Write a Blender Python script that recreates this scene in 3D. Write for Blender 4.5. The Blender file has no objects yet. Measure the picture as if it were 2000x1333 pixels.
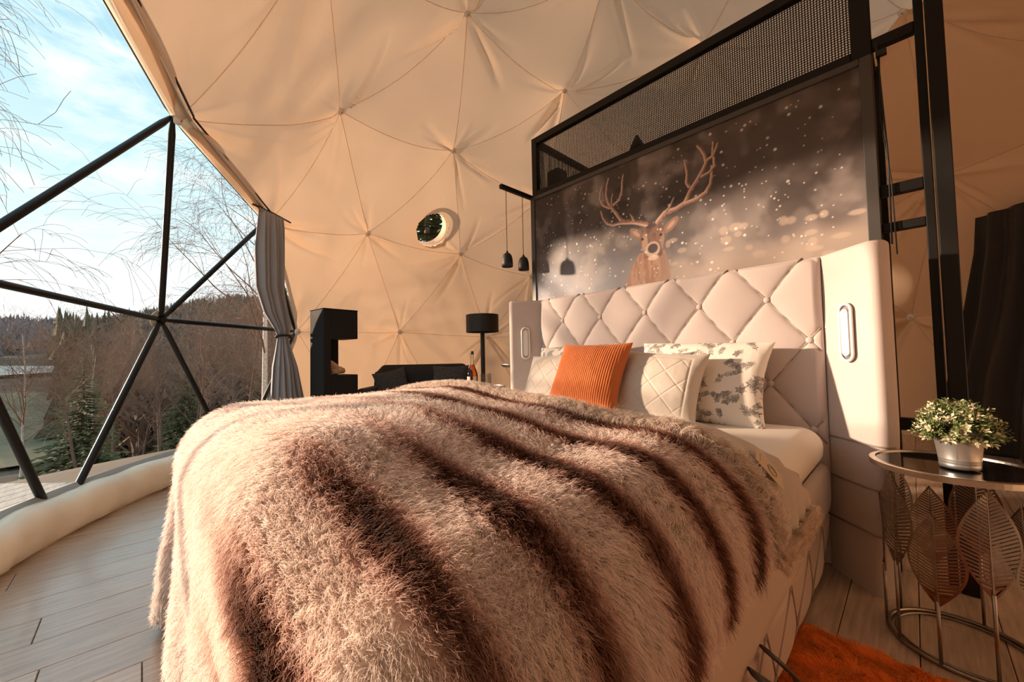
import bpy, math, random
import numpy as np
from mathutils import Vector, Matrix, Quaternion

S = bpy.context.scene
COL = S.collection
random.seed(7)
RNG = np.random.default_rng(11)
PI = math.pi
CAMZ = 1.02

# ------------------------------------------------------------------ camera
def setup_camera():
    f, yaw, pitch, roll = 751.42, math.radians(46.1557), math.radians(2.2178), math.radians(-1.1784)
    cy, sy = math.cos(yaw), math.sin(yaw)
    F = Vector((-sy, cy, 0)); R = Vector((cy, sy, 0)); U = Vector((0, 0, 1))
    F2 = F * math.cos(pitch) + U * math.sin(pitch)
    U2 = U * math.cos(pitch) - F * math.sin(pitch)
    R3 = R * math.cos(roll) + U2 * math.sin(roll)
    U3 = U2 * math.cos(roll) - R * math.sin(roll)
    m = Matrix((( R3.x, U3.x, -F2.x, 0), (R3.y, U3.y, -F2.y, 0), (R3.z, U3.z, -F2.z, CAMZ), (0, 0, 0, 1)))
    cd = bpy.data.cameras.new('camera'); cd.sensor_width = 36; cd.lens = f * 36 / 2000
    cd.clip_start = 0.02; cd.clip_end = 2000
    c = bpy.data.objects.new('camera', cd); c.matrix_world = m
    COL.objects.link(c); S.camera = c
setup_camera()

# ------------------------------------------------------------------ sky and sun
SUN_AZ = math.radians(216.0)      # direction towards the sun, counter-clockwise from +X
SUN_EL = math.radians(10.5)
def setup_world():
    w = bpy.data.worlds.new('sky'); S.world = w; w.use_nodes = True
    nt = w.node_tree; nt.nodes.clear(); L = nt.links.new
    out = nt.nodes.new('ShaderNodeOutputWorld'); bg = nt.nodes.new('ShaderNodeBackground')
    tc = nt.nodes.new('ShaderNodeTexCoord'); sep = nt.nodes.new('ShaderNodeSeparateXYZ')
    L(tc.outputs['Generated'], sep.inputs[0])
    rp = nt.nodes.new('ShaderNodeValToRGB'); e = rp.color_ramp.elements
    e[0].position = 0.0; e[0].color = (.97, .94, .88, 1)
    e[1].position = 0.95; e[1].color = (.40, .62, .76, 1)
    for p, c in ((0.10, (.94, .97, .95, 1)), (0.26, (.62, .81, .86, 1)), (.52, (.41, .65, .75, 1))):
        n = e.new(p); n.color = c
    L(sep.outputs[2], rp.inputs[0])
    mp = nt.nodes.new('ShaderNodeMapping'); mp.inputs['Scale'].default_value = (5, 5, 17)
    mp.inputs['Rotation'].default_value = (.25, .2, 0)
    L(tc.outputs['Generated'], mp.inputs[0])
    nz = nt.nodes.new('ShaderNodeTexNoise'); nz.inputs['Scale'].default_value = 1.6; nz.inputs['Detail'].default_value = 9
    nz.inputs['Roughness'].default_value = .62
    L(mp.outputs[0], nz.inputs[0])
    cr = nt.nodes.new('ShaderNodeValToRGB'); cr.color_ramp.elements[0].position = .47; cr.color_ramp.elements[1].position = .72
    cr.color_ramp.elements[1].color = (.75, .75, .75, 1)
    L(nz.outputs[0], cr.inputs[0])
    mx = nt.nodes.new('ShaderNodeMixRGB'); mx.inputs[2].default_value = (.95, 1.0, 1.0, 1)
    L(cr.outputs[0], mx.inputs[0]); L(rp.outputs[0], mx.inputs[1])
    L(mx.outputs[0], bg.inputs[0]); bg.inputs[1].default_value = 0.58
    L(bg.outputs[0], out.inputs[0])
setup_world()
def setup_sun():
    ld = bpy.data.lights.new('sun', 'SUN'); ld.energy = 4.2; ld.color = (1.0, .72, .51); ld.angle = math.radians(2.2)
    o = bpy.data.objects.new('sun', ld); COL.objects.link(o)
    d = Vector((math.cos(SUN_EL) * math.cos(SUN_AZ), math.cos(SUN_EL) * math.sin(SUN_AZ), math.sin(SUN_EL)))
    o.rotation_euler = d.to_track_quat('Z', 'Y').to_euler(); o.location = d * 30
setup_sun()
S.view_settings.view_transform = 'Standard'; S.view_settings.look = 'None'
S.view_settings.gamma = 1; S.view_settings.use_curve_mapping = False
S.view_settings.exposure = 1.25
S.cycles.max_bounces = 6; S.cycles.diffuse_bounces = 4; S.cycles.glossy_bounces = 3; S.cycles.transmission_bounces = 4; S.cycles.transparent_max_bounces = 12
S.cycles.caustics_reflective = False; S.cycles.caustics_refractive = False; S.cycles.adaptive_threshold = .12

# ------------------------------------------------------------------ materials
MATS = {}
def srgb(r, g, b):
    f = lambda c: (c / 255 / 12.92) if c / 255 <= .04045 else ((c / 255 + .055) / 1.055) ** 2.4
    return (f(r), f(g), f(b), 1)
def mat(name, col, rough=.6, metal=0, bump=0, bscale=60, var=0, vscale=4, spec=.5, sheen=0, emit=None, stretch=None, objrand=0):
    if name in MATS: return MATS[name]
    m = bpy.data.materials.new(name); m.use_nodes = True; nt = m.node_tree; L = nt.links.new
    b = nt.nodes['Principled BSDF']; b.inputs['Base Color'].default_value = col
    b.inputs['Roughness'].default_value = rough; b.inputs['Metallic'].default_value = metal
    b.inputs['Specular IOR Level'].default_value = spec
    if sheen: b.inputs['Sheen Weight'].default_value = sheen; b.inputs['Sheen Roughness'].default_value = .4
    tc = nt.nodes.new('ShaderNodeTexCoord'); vec = tc.outputs['Object']
    if stretch:
        mp = nt.nodes.new('ShaderNodeMapping'); mp.inputs['Scale'].default_value = stretch
        L(vec, mp.inputs[0]); vec = mp.outputs[0]
    colout = None
    if var:
        n = nt.nodes.new('ShaderNodeTexNoise'); n.inputs['Scale'].default_value = vscale; n.inputs['Detail'].default_value = 6
        L(vec, n.inputs[0])
        mr = nt.nodes.new('ShaderNodeMapRange'); mr.inputs[1].default_value = .3; mr.inputs[2].default_value = .7
        mr.inputs[3].default_value = 1 - var; mr.inputs[4].default_value = 1 + var
        L(n.outputs[0], mr.inputs[0])
        val = mr.outputs[0]
        if objrand:
            oi = nt.nodes.new('ShaderNodeObjectInfo'); m2 = nt.nodes.new('ShaderNodeMapRange')
            m2.inputs[3].default_value = 1 - objrand; m2.inputs[4].default_value = 1 + objrand
            L(oi.outputs['Random'], m2.inputs[0])
            mu = nt.nodes.new('ShaderNodeMath'); mu.operation = 'MULTIPLY'; L(val, mu.inputs[0]); L(m2.outputs[0], mu.inputs[1]); val = mu.outputs[0]
        v = nt.nodes.new('ShaderNodeVectorMath'); v.operation = 'SCALE'; v.inputs[0].default_value = col[:3]
        L(val, v.inputs['Scale']); L(v.outputs[0], b.inputs['Base Color'])
    if bump:
        n = nt.nodes.new('ShaderNodeTexNoise'); n.inputs['Scale'].default_value = bscale; n.inputs['Detail'].default_value = 4
        L(vec, n.inputs[0]); bp = nt.nodes.new('ShaderNodeBump'); bp.inputs['Strength'].default_value = bump
        bp.inputs['Distance'].default_value = .01
        L(n.outputs[0], bp.inputs['Height']); L(bp.outputs[0], b.inputs['Normal'])
    if emit: b.inputs['Emission Color'].default_value = emit[0]; b.inputs['Emission Strength'].default_value = emit[1]
    MATS[name] = m; return m
def mat_attr(name, rough=.7, attr='print', sheen=0, bump=0, bscale=200, spec=.3):
    m = mat(name, (1, 1, 1, 1), rough, sheen=sheen, bump=bump, bscale=bscale, spec=spec); nt = m.node_tree
    a = nt.nodes.new('ShaderNodeAttribute'); a.attribute_name = attr
    nt.links.new(a.outputs['Color'], nt.nodes['Principled BSDF'].inputs['Base Color']); return m
def mat_liner(name='liner_canvas', through=.19):
    m = bpy.data.materials.new(name); m.use_nodes = True; nt = m.node_tree; L = nt.links.new
    b = nt.nodes['Principled BSDF']; b.inputs['Base Color'].default_value = (.86, .64, .455, 1)
    b.inputs['Roughness'].default_value = .65; b.inputs['Specular IOR Level'].default_value = .25
    tr = nt.nodes.new('ShaderNodeBsdfTranslucent'); tr.inputs[0].default_value = (.92, .66, .45, 1)
    mx = nt.nodes.new('ShaderNodeMixShader'); mx.inputs[0].default_value = through
    tc = nt.nodes.new('ShaderNodeTexCoord'); n = nt.nodes.new('ShaderNodeTexNoise'); n.inputs['Scale'].default_value = 3.5
    n.inputs['Detail'].default_value = 5; L(tc.outputs['Object'], n.inputs[0])
    bp = nt.nodes.new('ShaderNodeBump'); bp.inputs['Strength'].default_value = .25; bp.inputs['Distance'].default_value = .05
    L(n.outputs[0], bp.inputs['Height']); L(bp.outputs[0], b.inputs['Normal'])
    L(b.outputs[0], mx.inputs[1]); L(tr.outputs[0], mx.inputs[2])
    L(mx.outputs[0], nt.nodes['Material Output'].inputs[0]); return m
def mat_clear(name, tint=(.985, .99, .99, 1), gl=.05):
    m = bpy.data.materials.new(name); m.use_nodes = True; nt = m.node_tree; L = nt.links.new
    nt.nodes.remove(nt.nodes['Principled BSDF'])
    t = nt.nodes.new('ShaderNodeBsdfTransparent'); t.inputs[0].default_value = tint
    g = nt.nodes.new('ShaderNodeBsdfGlossy'); g.inputs['Roughness'].default_value = .04
    fr = nt.nodes.new('ShaderNodeFresnel'); fr.inputs[0].default_value = 1.3
    mu = nt.nodes.new('ShaderNodeMath'); mu.operation = 'MULTIPLY'; mu.inputs[1].default_value = gl; L(fr.outputs[0], mu.inputs[0])
    mx = nt.nodes.new('ShaderNodeMixShader'); L(mu.outputs[0], mx.inputs[0]); L(t.outputs[0], mx.inputs[1]); L(g.outputs[0], mx.inputs[2])
    L(mx.outputs[0], nt.nodes['Material Output'].inputs[0]); return m
def mat_glass(name, col, rough=.02, ior=1.45):
    m = mat(name, col, rough); b = m.node_tree.nodes['Principled BSDF']
    b.inputs['Transmission Weight'].default_value = 1; b.inputs['IOR'].default_value = ior; return m

M_liner = mat_liner(); M_liner_shade = mat_liner('opaque_shade_liner', 0.0)      # opaque copy of the liner, added to darken the rear quarter
M_seam = mat_liner('liner_seam', .78); M_seam.node_tree.nodes['Principled BSDF'].inputs['Base Color'].default_value = (.92, .80, .68, 1)
for _n in M_seam.node_tree.nodes:
    if _n.type == 'BSDF_TRANSLUCENT': _n.inputs[0].default_value = (.99, .92, .84, 1)
M_hub = mat('hub_white', (.93, .91, .90, 1), .4)
M_black = mat('black_steel', (.008, .007, .006, 1), .5, 0, spec=.25)
M_strut = mat('black_strut', (.008, .007, .006, 1), .38, spec=.35)
M_matte = mat('matte_black', (.010, .010, .011, 1), .55, var=.15)
M_clear = mat_clear('clear_pvc')
M_skirt = mat('skirt_vinyl', (.92, .82, .64, 1), .42, bump=.35, bscale=6, var=.06, vscale=5)
M_band = mat('grey_band', (.36, .34, .30, 1), .55, var=.1)
M_alu = mat('aluminium', (.62, .60, .58, 1), .3, 1)
M_plank = mat('oak_plank', (.47, .355, .27, 1), .25, bump=.22, bscale=30, var=.22, vscale=7, stretch=(9, .7, 9), objrand=.10, spec=.7)
M_plank.node_tree.nodes['Principled BSDF'].inputs['Coat Weight'].default_value = .8; M_plank.node_tree.nodes['Principled BSDF'].inputs['Coat Roughness'].default_value = .22
M_sub = mat('subfloor', (.05, .035, .025, 1), .8)
M_velvet = mat('headboard_velvet', (.57, .485, .455, 1), .75, bump=.12, bscale=350, sheen=.35, var=.03, vscale=8)
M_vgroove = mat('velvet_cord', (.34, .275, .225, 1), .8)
M_sheet = mat('cotton_sheet', (.82, .77, .70, 1), .8, bump=.25, bscale=7, var=.02)
M_backing = mat('throw_backing', (.54, .475, .42, 1), .8, bump=.15, bscale=120, sheen=.4, var=.06)
M_curtain = mat('grey_curtain', (.36, .37, .40, 1), .8, bump=.1, bscale=200, sheen=.2)
M_dcurtain = mat('black_curtain', (.012, .011, .011, 1), .6, sheen=.15)
M_chrome = mat('brushed_metal', (.60, .555, .50, 1), .28, 1, var=.08, vscale=20)
M_leaf = mat('pewter_leaf', (.33, .29, .255, 1), .33, 1, var=.1, vscale=30)
M_darkglass = mat('dark_glass', (.012, .010, .009, 1), .05, spec=.8)
M_zinc = mat('zinc_pail', (.70, .69, .67, 1), .32, .85, var=.06, vscale=12)
M_orange = mat('orange_corduroy', (.53, .135, .028, 1), .85, bump=.1, bscale=300, sheen=.3)
M_quilt = mat('quilted_velvet', (.60, .53, .46, 1), .75, bump=.1, bscale=200, sheen=.3)
M_sofa = mat('sofa_fabric', (.012, .012, .014, 1), .85, sheen=.1)
M_white = mat('white_plastic', (.80, .78, .75, 1), .35)

# ------------------------------------------------------------------ mesh helpers
ORIGIN = {}
class MB:
    def __init__(s): s.v = []; s.f = []; s.n = 0
    def add(s, v, f):
        v = np.asarray(v, float).reshape(-1, 3); s.v.append(v); s.f += [tuple(i + s.n for i in q) for q in f]; s.n += len(v); return s
    def box(s, lo, hi, rz=0, c=None, M=None):
        x0, y0, z0 = lo; x1, y1, z1 = hi
        v = np.array([(x0,y0,z0),(x1,y0,z0),(x1,y1,z0),(x0,y1,z0),(x0,y0,z1),(x1,y0,z1),(x1,y1,z1),(x0,y1,z1)], float)
        if M is not None: v = v @ np.asarray(M)[:3, :3].T + np.asarray(M)[:3, 3]
        return s.add(v, [(3,2,1,0),(4,5,6,7),(0,1,5,4),(1,2,6,5),(2,3,7,6),(3,0,4,7)])
    def tube(s, path, r, n=8, closed=False, cap=True, flat=None):
        P = np.asarray(path, float); k = len(P); r = np.broadcast_to(np.asarray(r, float), (k,))
        T = np.roll(P, -1, 0) - np.roll(P, 1, 0)
        if not closed: T[0] = P[1] - P[0]; T[-1] = P[-1] - P[-2]
        T /= np.linalg.norm(T, axis=1)[:, None] + 1e-12
        up = np.array([0, 0, 1.]) if abs(T[0][2]) < .9 else np.array([1., 0, 0])
        a = np.cross(T[0], up); a /= np.linalg.norm(a); V = []
        for i in range(k):
            a = a - T[i] * (a @ T[i]); a /= np.linalg.norm(a) + 1e-12; b = np.cross(T[i], a)
            th = np.arange(n) * 2 * PI / n
            fb = flat if flat else 1
            V.append(P[i] + r[i] * (np.cos(th)[:, None] * a + fb * np.sin(th)[:, None] * b))
        f = []
        kk = k if closed else k - 1
        for i in range(kk):
            i2 = (i + 1) % k
            for j in range(n): f.append((i*n+j, i*n+(j+1) % n, i2*n+(j+1) % n, i2*n+j))
        if cap and not closed: f.append(tuple(range(n))[::-1]); f.append(tuple((k-1)*n + j for j in range(n)))
        return s.add(np.concatenate(V), f)
    def lathe(s, prof, n=24, c=(0, 0, 0)):
        k = len(prof); th = np.arange(n) * 2 * PI / n; V = []
        for r, z in prof: V.append(np.stack([c[0] + r*np.cos(th), c[1] + r*np.sin(th), np.full(n, c[2] + z)], 1))
        f = []
        for i in range(k-1):
            for j in range(n): f.append((i*n+j, i*n+(j+1) % n, (i+1)*n+(j+1) % n, (i+1)*n+j))
        return s.add(np.concatenate(V), f)
    def grid(s, P):                                   # P: (nu, nv, 3)
        P = np.asarray(P, float); a, b = P.shape[:2]
        idx = np.arange(a*b).reshape(a, b)
        q = np.stack([idx[:-1, :-1], idx[1:, :-1], idx[1:, 1:], idx[:-1, 1:]], -1).reshape(-1, 4)
        return s.add(P.reshape(-1, 3), [tuple(x) for x in q.tolist()])
    def ball(s, c, r, n=10, m=6, sc=(1, 1, 1), M=None):
        V = [];
        for i in range(m+1):
            t = PI*i/m
            for j in range(n): V.append((r*math.sin(t)*math.cos(2*PI*j/n)*sc[0], r*math.sin(t)*math.sin(2*PI*j/n)*sc[1], r*math.cos(t)*sc[2]))
        V = np.array(V)
        if M is not None: V = V @ np.asarray(M).T
        f = [(i*n+j, (i+1)*n+j, (i+1)*n+(j+1) % n, i*n+(j+1) % n) for i in range(m) for j in range(n)]
        return s.add(V + np.array(c), f)
    def build(s, name, m, parent=None, smooth=False, bevel=0, seg=2, solid=0, col=None, keep=False):
        V = np.concatenate(s.v) if s.v else np.zeros((0, 3))
        org = np.array(ORIGIN.get(parent.name, (0, 0, 0))) if parent else np.zeros(3)
        V = V - org
        me = bpy.data.meshes.new(name); me.from_pydata(V.tolist(), [], s.f); me.update()
        if col is not None:
            ca = me.color_attributes.new('print', 'FLOAT_COLOR', 'POINT')
            c4 = np.ones((len(V), 4), np.float32); c4[:, :3] = col; ca.data.foreach_set('color', c4.ravel())
        if smooth: me.polygons.foreach_set('use_smooth', [True]*len(me.polygons))
        if m: me.materials.append(m)
        o = bpy.data.objects.new(name, me); COL.objects.link(o)
        if parent: o.parent = parent
        ORIGIN[o.name] = tuple(org)
        if solid: md = o.modifiers.new('solid', 'SOLIDIFY'); md.thickness = solid; md.offset = 0
        if bevel:
            md = o.modifiers.new('bevel', 'BEVEL'); md.width = bevel; md.segments = seg; md.limit_method = 'ANGLE'; md.angle_limit = math.radians(40)
        return o
def thing(name, label, cat, loc=(0, 0, 0), group=None):
    o = bpy.data.objects.new(name, None); COL.objects.link(o); o.location = loc; o.empty_display_size = .1
    ORIGIN[o.name] = tuple(loc)
    if label: o['label'] = label; o['category'] = cat
    if group: o['group'] = group
    return o
def tag(o, label, cat, group=None):
    o['label'] = label; o['category'] = cat
    if group: o['group'] = group
    return o
def struct(o, label=None):
    o['kind'] = 'structure'
    if label: o['label'] = label
    return o
def share(o, name, loc, rz=0, parent=None):
    c = o.copy(); COL.objects.link(c); c.name = name; c.location = loc; c.rotation_euler = (0, 0, rz)
    if parent: c.parent = parent
    return c
def Mrot(rz=0, rx=0, ry=0, t=(0, 0, 0)):
    return np.array(Matrix.Translation(t) @ Matrix.Rotation(rz, 4, 'Z') @ Matrix.Rotation(ry, 4, 'Y') @ Matrix.Rotation(rx, 4, 'X'))
def hash2(ix, iy, seed):
    h = (ix.astype(np.int64)*374761393 + iy.astype(np.int64)*668265263 + seed*974711) & 0x7fffffff
    h = (h ^ (h >> 13)) * 1274126177 & 0x7fffffff
    return ((h ^ (h >> 16)) & 0xffff) / 65535.0
def vnoise(x, y, seed=0):
    x = np.asarray(x, float); y = np.asarray(y, float)
    ix = np.floor(x); iy = np.floor(y); fx = x-ix; fy = y-iy; fx = fx*fx*(3-2*fx); fy = fy*fy*(3-2*fy)
    a = hash2(ix, iy, seed); b = hash2(ix+1, iy, seed); c = hash2(ix, iy+1, seed); d = hash2(ix+1, iy+1, seed)
    return (a*(1-fx)+b*fx)*(1-fy) + (c*(1-fx)+d*fx)*fy
def fbm(x, y, seed=0, oct=4):
    s = 0; a = .5; t = 0
    for k in range(oct): s = s + a*vnoise(x*2**k, y*2**k, seed+k*17); t += a; a *= .5
    return s/t
def smooth(a, b, x): t = np.clip((x-a)/(b-a), 0, 1); return t*t*(3-2*t)
def lerp(a, b, t): return a + (b-a)*t

# ================================================================== THE DOME
CC = np.array([-1.8366, 3.1081, .7001]); RD = 4.0; ROT = 1.2878
def icosa():
    V = [(0, 0, 1)]; t = math.atan(.5)
    for i in range(5): V.append((math.cos(t)*math.cos(2*PI*i/5), math.cos(t)*math.sin(2*PI*i/5), math.sin(t)))
    for i in range(5): V.append((math.cos(t)*math.cos(2*PI*(i+.5)/5), math.cos(t)*math.sin(2*PI*(i+.5)/5), -math.sin(t)))
    V.append((0, 0, -1)); V = np.array(V); F = []
    for a in range(12):
        for b in range(a+1, 12):
            for c in range(b+1, 12):
                if all(abs(np.linalg.norm(V[i]-V[j])-1.05146) < 1e-3 for i, j in ((a, b), (b, c), (a, c))): F.append((a, b, c))
    return V, F
def geodesic(n=3):
    V, F = icosa(); P = []; key = {}; T = []
    for a, b, c in F:
        idx = {}
        for i in range(n+1):
            for j in range(n+1-i):
                p = (V[a]*(n-i-j)+V[b]*i+V[c]*j)/n; p = p/np.linalg.norm(p); k = tuple(np.round(p, 4)+0.)
                if k not in key: key[k] = len(P); P.append(p)
                idx[i, j] = key[k]
        for i in range(n):
            for j in range(n-i):
                T.append((idx[i, j], idx[i+1, j], idx[i, j+1]))
                if (i+1, j+1) in idx: T.append((idx[i+1, j], idx[i+1, j+1], idx[i, j+1]))
    c, s = math.cos(ROT), math.sin(ROT); P = np.array(P)
    P = np.stack([P[:, 0]*c - P[:, 1]*s, P[:, 0]*s + P[:, 1]*c, P[:, 2]], 1)
    return P, [t for t in T if all(P[i][2] > -.3 for i in t)]
HU, TRI = geodesic()
AZ = np.degrees(np.arctan2(HU[:, 1], HU[:, 0])) % 360
def is_window(t):
    z = [HU[i][2] for i in t]
    if max(z) > .56: return False
    c = HU[list(t)].mean(0); az = math.degrees(math.atan2(c[1], c[0])) % 360
    return 207.0 < az < 282
WIN = [t for t in TRI if is_window(t)]
OPQ = [t for t in TRI if not is_window(t)]
WHUB = set(i for t in WIN for i in t); OHUB = set(i for t in OPQ for i in t)
hubs_used = sorted(WHUB | OHUB)
# wrinkle field shared by all liner panels
FOLDS = {}
for h in hubs_used:
    rr = np.random.default_rng(100+h); n = HU[h]
    a = np.cross(n, (0, 0, 1.)) if abs(n[2]) < .95 else np.array([1., 0, 0]); a = a/np.linalg.norm(a); b = np.cross(n, a)
    k = rr.integers(7, 12); th = np.sort(rr.uniform(0, 2*PI, k))
    FOLDS[h] = (a, b, th, rr.uniform(.35, 1.0, k)*np.where(rr.random(k) < .7, 1, -.7), rr.uniform(.014, .034, k), rr.uniform(.45, 1.1, k), rr.uniform(-.25, .25, k))
def wrinkle(U):                                             # U: unit directions (n,3) -> inward displacement in metres
    d = np.zeros(len(U))
    for h, (a, b, th, am, wd, ln, cv) in FOLDS.items():
        n = HU[h]; cosr = U @ n; m = cosr > .955
        if not m.any(): continue
        q = U[m]; x = (q @ a)*RD; y = (q @ b)*RD; r = np.hypot(x, y)+1e-6; t = np.arctan2(y, x)
        dd = np.zeros(len(q))
        for k in range(len(th)):
            dt = (t - th[k] - cv[k]*r + PI) % (2*PI) - PI
            lat = dt*r; g = np.clip((r-.03)/.12, 0, 1)*np.clip(1-r/ln[k], 0, 1)**.8
            w = wd[k]*(.9+1.2*r)
            dd += am[k]*.085*g*np.exp(-(lat/w)**2)*(np.abs(dt) < 1.2)
        dd -= .008*np.exp(-(r/.08)**2)
        d[m] += dd
    return d
PORT_C = np.array([-5.06, 3.12, 3.03]); PORT_N = PORT_C-CC; PORT_N = PORT_N/np.linalg.norm(PORT_N); PORT_R = .285
RL = 3.965
def liner_point(bary, tri):
    A, B, C = HU[tri[0]], HU[tri[1]], HU[tri[2]]
    p = bary @ np.stack([A, B, C])*RL
    s = 4*(bary[:, 0]*bary[:, 1]+bary[:, 1]*bary[:, 2]+bary[:, 2]*bary[:, 0]) - 13*bary.prod(1)
    u = p/np.linalg.norm(p, axis=1)[:, None]
    p = p - u*(.030*s + wrinkle(u))[:, None]
    p[:, 2] -= .15*s*np.clip(u[:, 2]-.15, 0, 1)                  # cloth sags under its own weight where it roofs the room
    return p + CC
def build_dome():
    wd = struct(thing('wall_dome', None, None, tuple(CC))); wd['label'] = 'cream canvas liner of the geodesic dome'
    N = 64
    for t in OPQ:
        bc = []; idx = {}
        for i in range(N+1):
            for j in range(N+1-i): idx[i, j] = len(bc); bc.append(((N-i-j)/N, i/N, j/N))
        P = liner_point(np.array(bc), t); f = []
        for i in range(N):
            for j in range(N-i):
                f.append((idx[i, j], idx[i+1, j], idx[i, j+1]))
                if (i+1, j+1) in idx: f.append((idx[i+1, j], idx[i+1, j+1], idx[i, j+1]))
        dq = P-PORT_C; rad = np.linalg.norm(dq - np.outer(dq @ PORT_N, PORT_N), axis=1)
        near = (dq @ PORT_N > -1) & (rad < PORT_R-.012)
        if near.any(): f = [q for q in f if not (near[q[0]] and near[q[1]] and near[q[2]])]
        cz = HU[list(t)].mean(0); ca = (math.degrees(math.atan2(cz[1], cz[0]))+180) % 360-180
        MB().add(P, f).build('liner_panel', M_liner_shade if (-45 < ca < 115 and cz[2] < .80) else M_liner, wd, smooth=True)
    edges = {}
    for t in OPQ:
        for a, b in ((0, 1), (1, 2), (2, 0)): edges.setdefault(tuple(sorted((t[a], t[b]))), []).append(t)
    for (a, b), ts in edges.items():
        t = ts[0]; s = np.linspace(0, 1, 30); bc = np.zeros((30, 3)); bc[:, t.index(a)] = 1-s; bc[:, t.index(b)] = s
        P = liner_point(bc, t); dq = P-PORT_C
        n = P-CC; n = n/np.linalg.norm(n, axis=1)[:, None]
        MB().tube(P-n*.0005, .0045, 5).build('seam', M_seam, wd, smooth=True)
    for h in sorted(OHUB):
        if HU[h][2] < -.1: continue
        n = HU[h]; c = CC+n*(RL-.012); q = Vector(n).to_track_quat('Z', 'Y').to_matrix()
        pr = [(.0, -.012), (.014, -.012), (.016, -.007), (.036, -.004), (.040, 0), (.040, .012)]
        m = MB().lathe(pr, 16); m.v = [v @ np.array(q).T + c for v in m.v]
        o = m.build('hub_button', M_hub, wd, smooth=True)
        m = MB().lathe([(0, -.0135), (.008, -.0135), (.008, -.010)], 8); m.v = [v @ np.array(q).T + c for v in m.v]
        m.build('bolt', M_band, o)
    # window: struts, panes, hub discs
    w1 = struct(thing('window_1', None, None, tuple(CC))); w1['label'] = 'clear triangular dome window on a black tube frame'
    we = set()
    for t in WIN:
        for a, b in ((0, 1), (1, 2), (2, 0)): we.add(tuple(sorted((t[a], t[b]))))
    for a, b in sorted(we):
        A = CC+HU[a]*RD; B = CC+HU[b]*RD; d = (B-A)/np.linalg.norm(B-A)
        if HU[a][2] < -.1 and HU[b][2] < -.1: continue
        s = MB().tube([A+d*.02, A+d*.06, A+d*.12, B-d*.12, B-d*.06, B-d*.02], [.013, .016, .0215, .0215, .016, .013], 12).build('strut', M_strut, w1, smooth=True)
    for t in WIN:
        v = np.array([HU[i]*(RD+.028) for i in t])+CC; c = v.mean(0); n = np.cross(v[1]-v[0], v[2]-v[0]); n = n/np.linalg.norm(n)
        v2 = v + n*.003
        MB().add(np.concatenate([v, v2]), [(0, 1, 2), (5, 4, 3), (0, 3, 4, 1), (1, 4, 5, 2), (2, 5, 3, 0)]).build('pane', M_clear, w1)
    for h in sorted(WHUB):
        if HU[h][2] < -.1 or h in OHUB: continue
        n = HU[h]; q = np.array(Vector(n).to_track_quat('Z', 'Y').to_matrix())
        m = MB().lathe([(0, -.03), (.025, -.03), (.025, .02), (0, .02)], 12); m.v = [v @ q.T + CC+n*RD for v in m.v]
        m.build('hub_joint', M_strut, w1)
        m = MB().lathe([(0, .022), (.075, .022), (.075, .027), (0, .027)], 20); m.v = [v @ q.T + CC+n*RD for v in m.v]
        m.build('fabric_disc', M_skirt, w1)
    # trim between clear and opaque: canvas hem, aluminium track, dark gasket
    bt = struct(thing('trim_1', None, None, tuple(CC))); bt['label'] = 'cream canvas hem with aluminium track along the window edge'
    for (a, b), ts in edges.items():
        if (a, b) in we and HU[a][2] > .4 and HU[b][2] > .4:
            t = ts[0]; o3 = [i for i in t if i not in (a, b)][0]
            A, B, O = HU[a], HU[b], HU[o3]
            s = np.linspace(0, 1, 16)[:, None]; E0 = A*(1-s)+B*s; E1 = E0 + (O-(A+B)/2)*.045; E2 = E0 - (O-(A+B)/2)*.012
            def lift(E, r): return E*r/ (np.linalg.norm(E, axis=1)[:, None])*np.linalg.norm(A*(1-s)+B*s, axis=1)[:, None]+CC
            G = np.stack([lift(E2, RD-.01), lift(E0, RD-.05), lift(E1, RD-.075)], 1)
            MB().grid(G).build('canvas_hem', M_skirt, bt, smooth=True, solid=.006)
            MB().tube(lift(E0*.3+E1*.7, RD-.095), .010, 8).build('track', M_alu, bt, smooth=True)
            MB().tube(lift(E1+(O-(A+B)/2)*.012, RD-.09), .008, 6).build('gasket', M_matte, bt, smooth=True)
    # porthole
    w2 = struct(thing('window_2', None, None, tuple(PORT_C))); w2['label'] = 'round porthole in the canvas above the sofa'
    q = np.array(Vector(PORT_N).to_track_quat('Z', 'Y').to_matrix())
    def lathe_at(prof, n=40):
        m = MB().lathe(prof, n); m.v = [v @ q.T + PORT_C for v in m.v]; return m
    lathe_at([(PORT_R+.02, -.075), (PORT_R+.012, -.10), (PORT_R-.002, -.112), (PORT_R-.014, -.108), (PORT_R-.02, -.09), (PORT_R-.02, .03)]).build('reveal', M_liner, w2, smooth=True)
    lathe_at([(PORT_R+.035, -.062), (PORT_R+.03, -.082), (PORT_R+.012, -.086), (PORT_R+.004, -.078)]).build('welt', M_seam, w2, smooth=True)
    lathe_at([(0, .022), (PORT_R-.021, .022), (PORT_R-.021, .026), (0, .026)]).build('pane', M_clear, w2)
build_dome()

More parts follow.
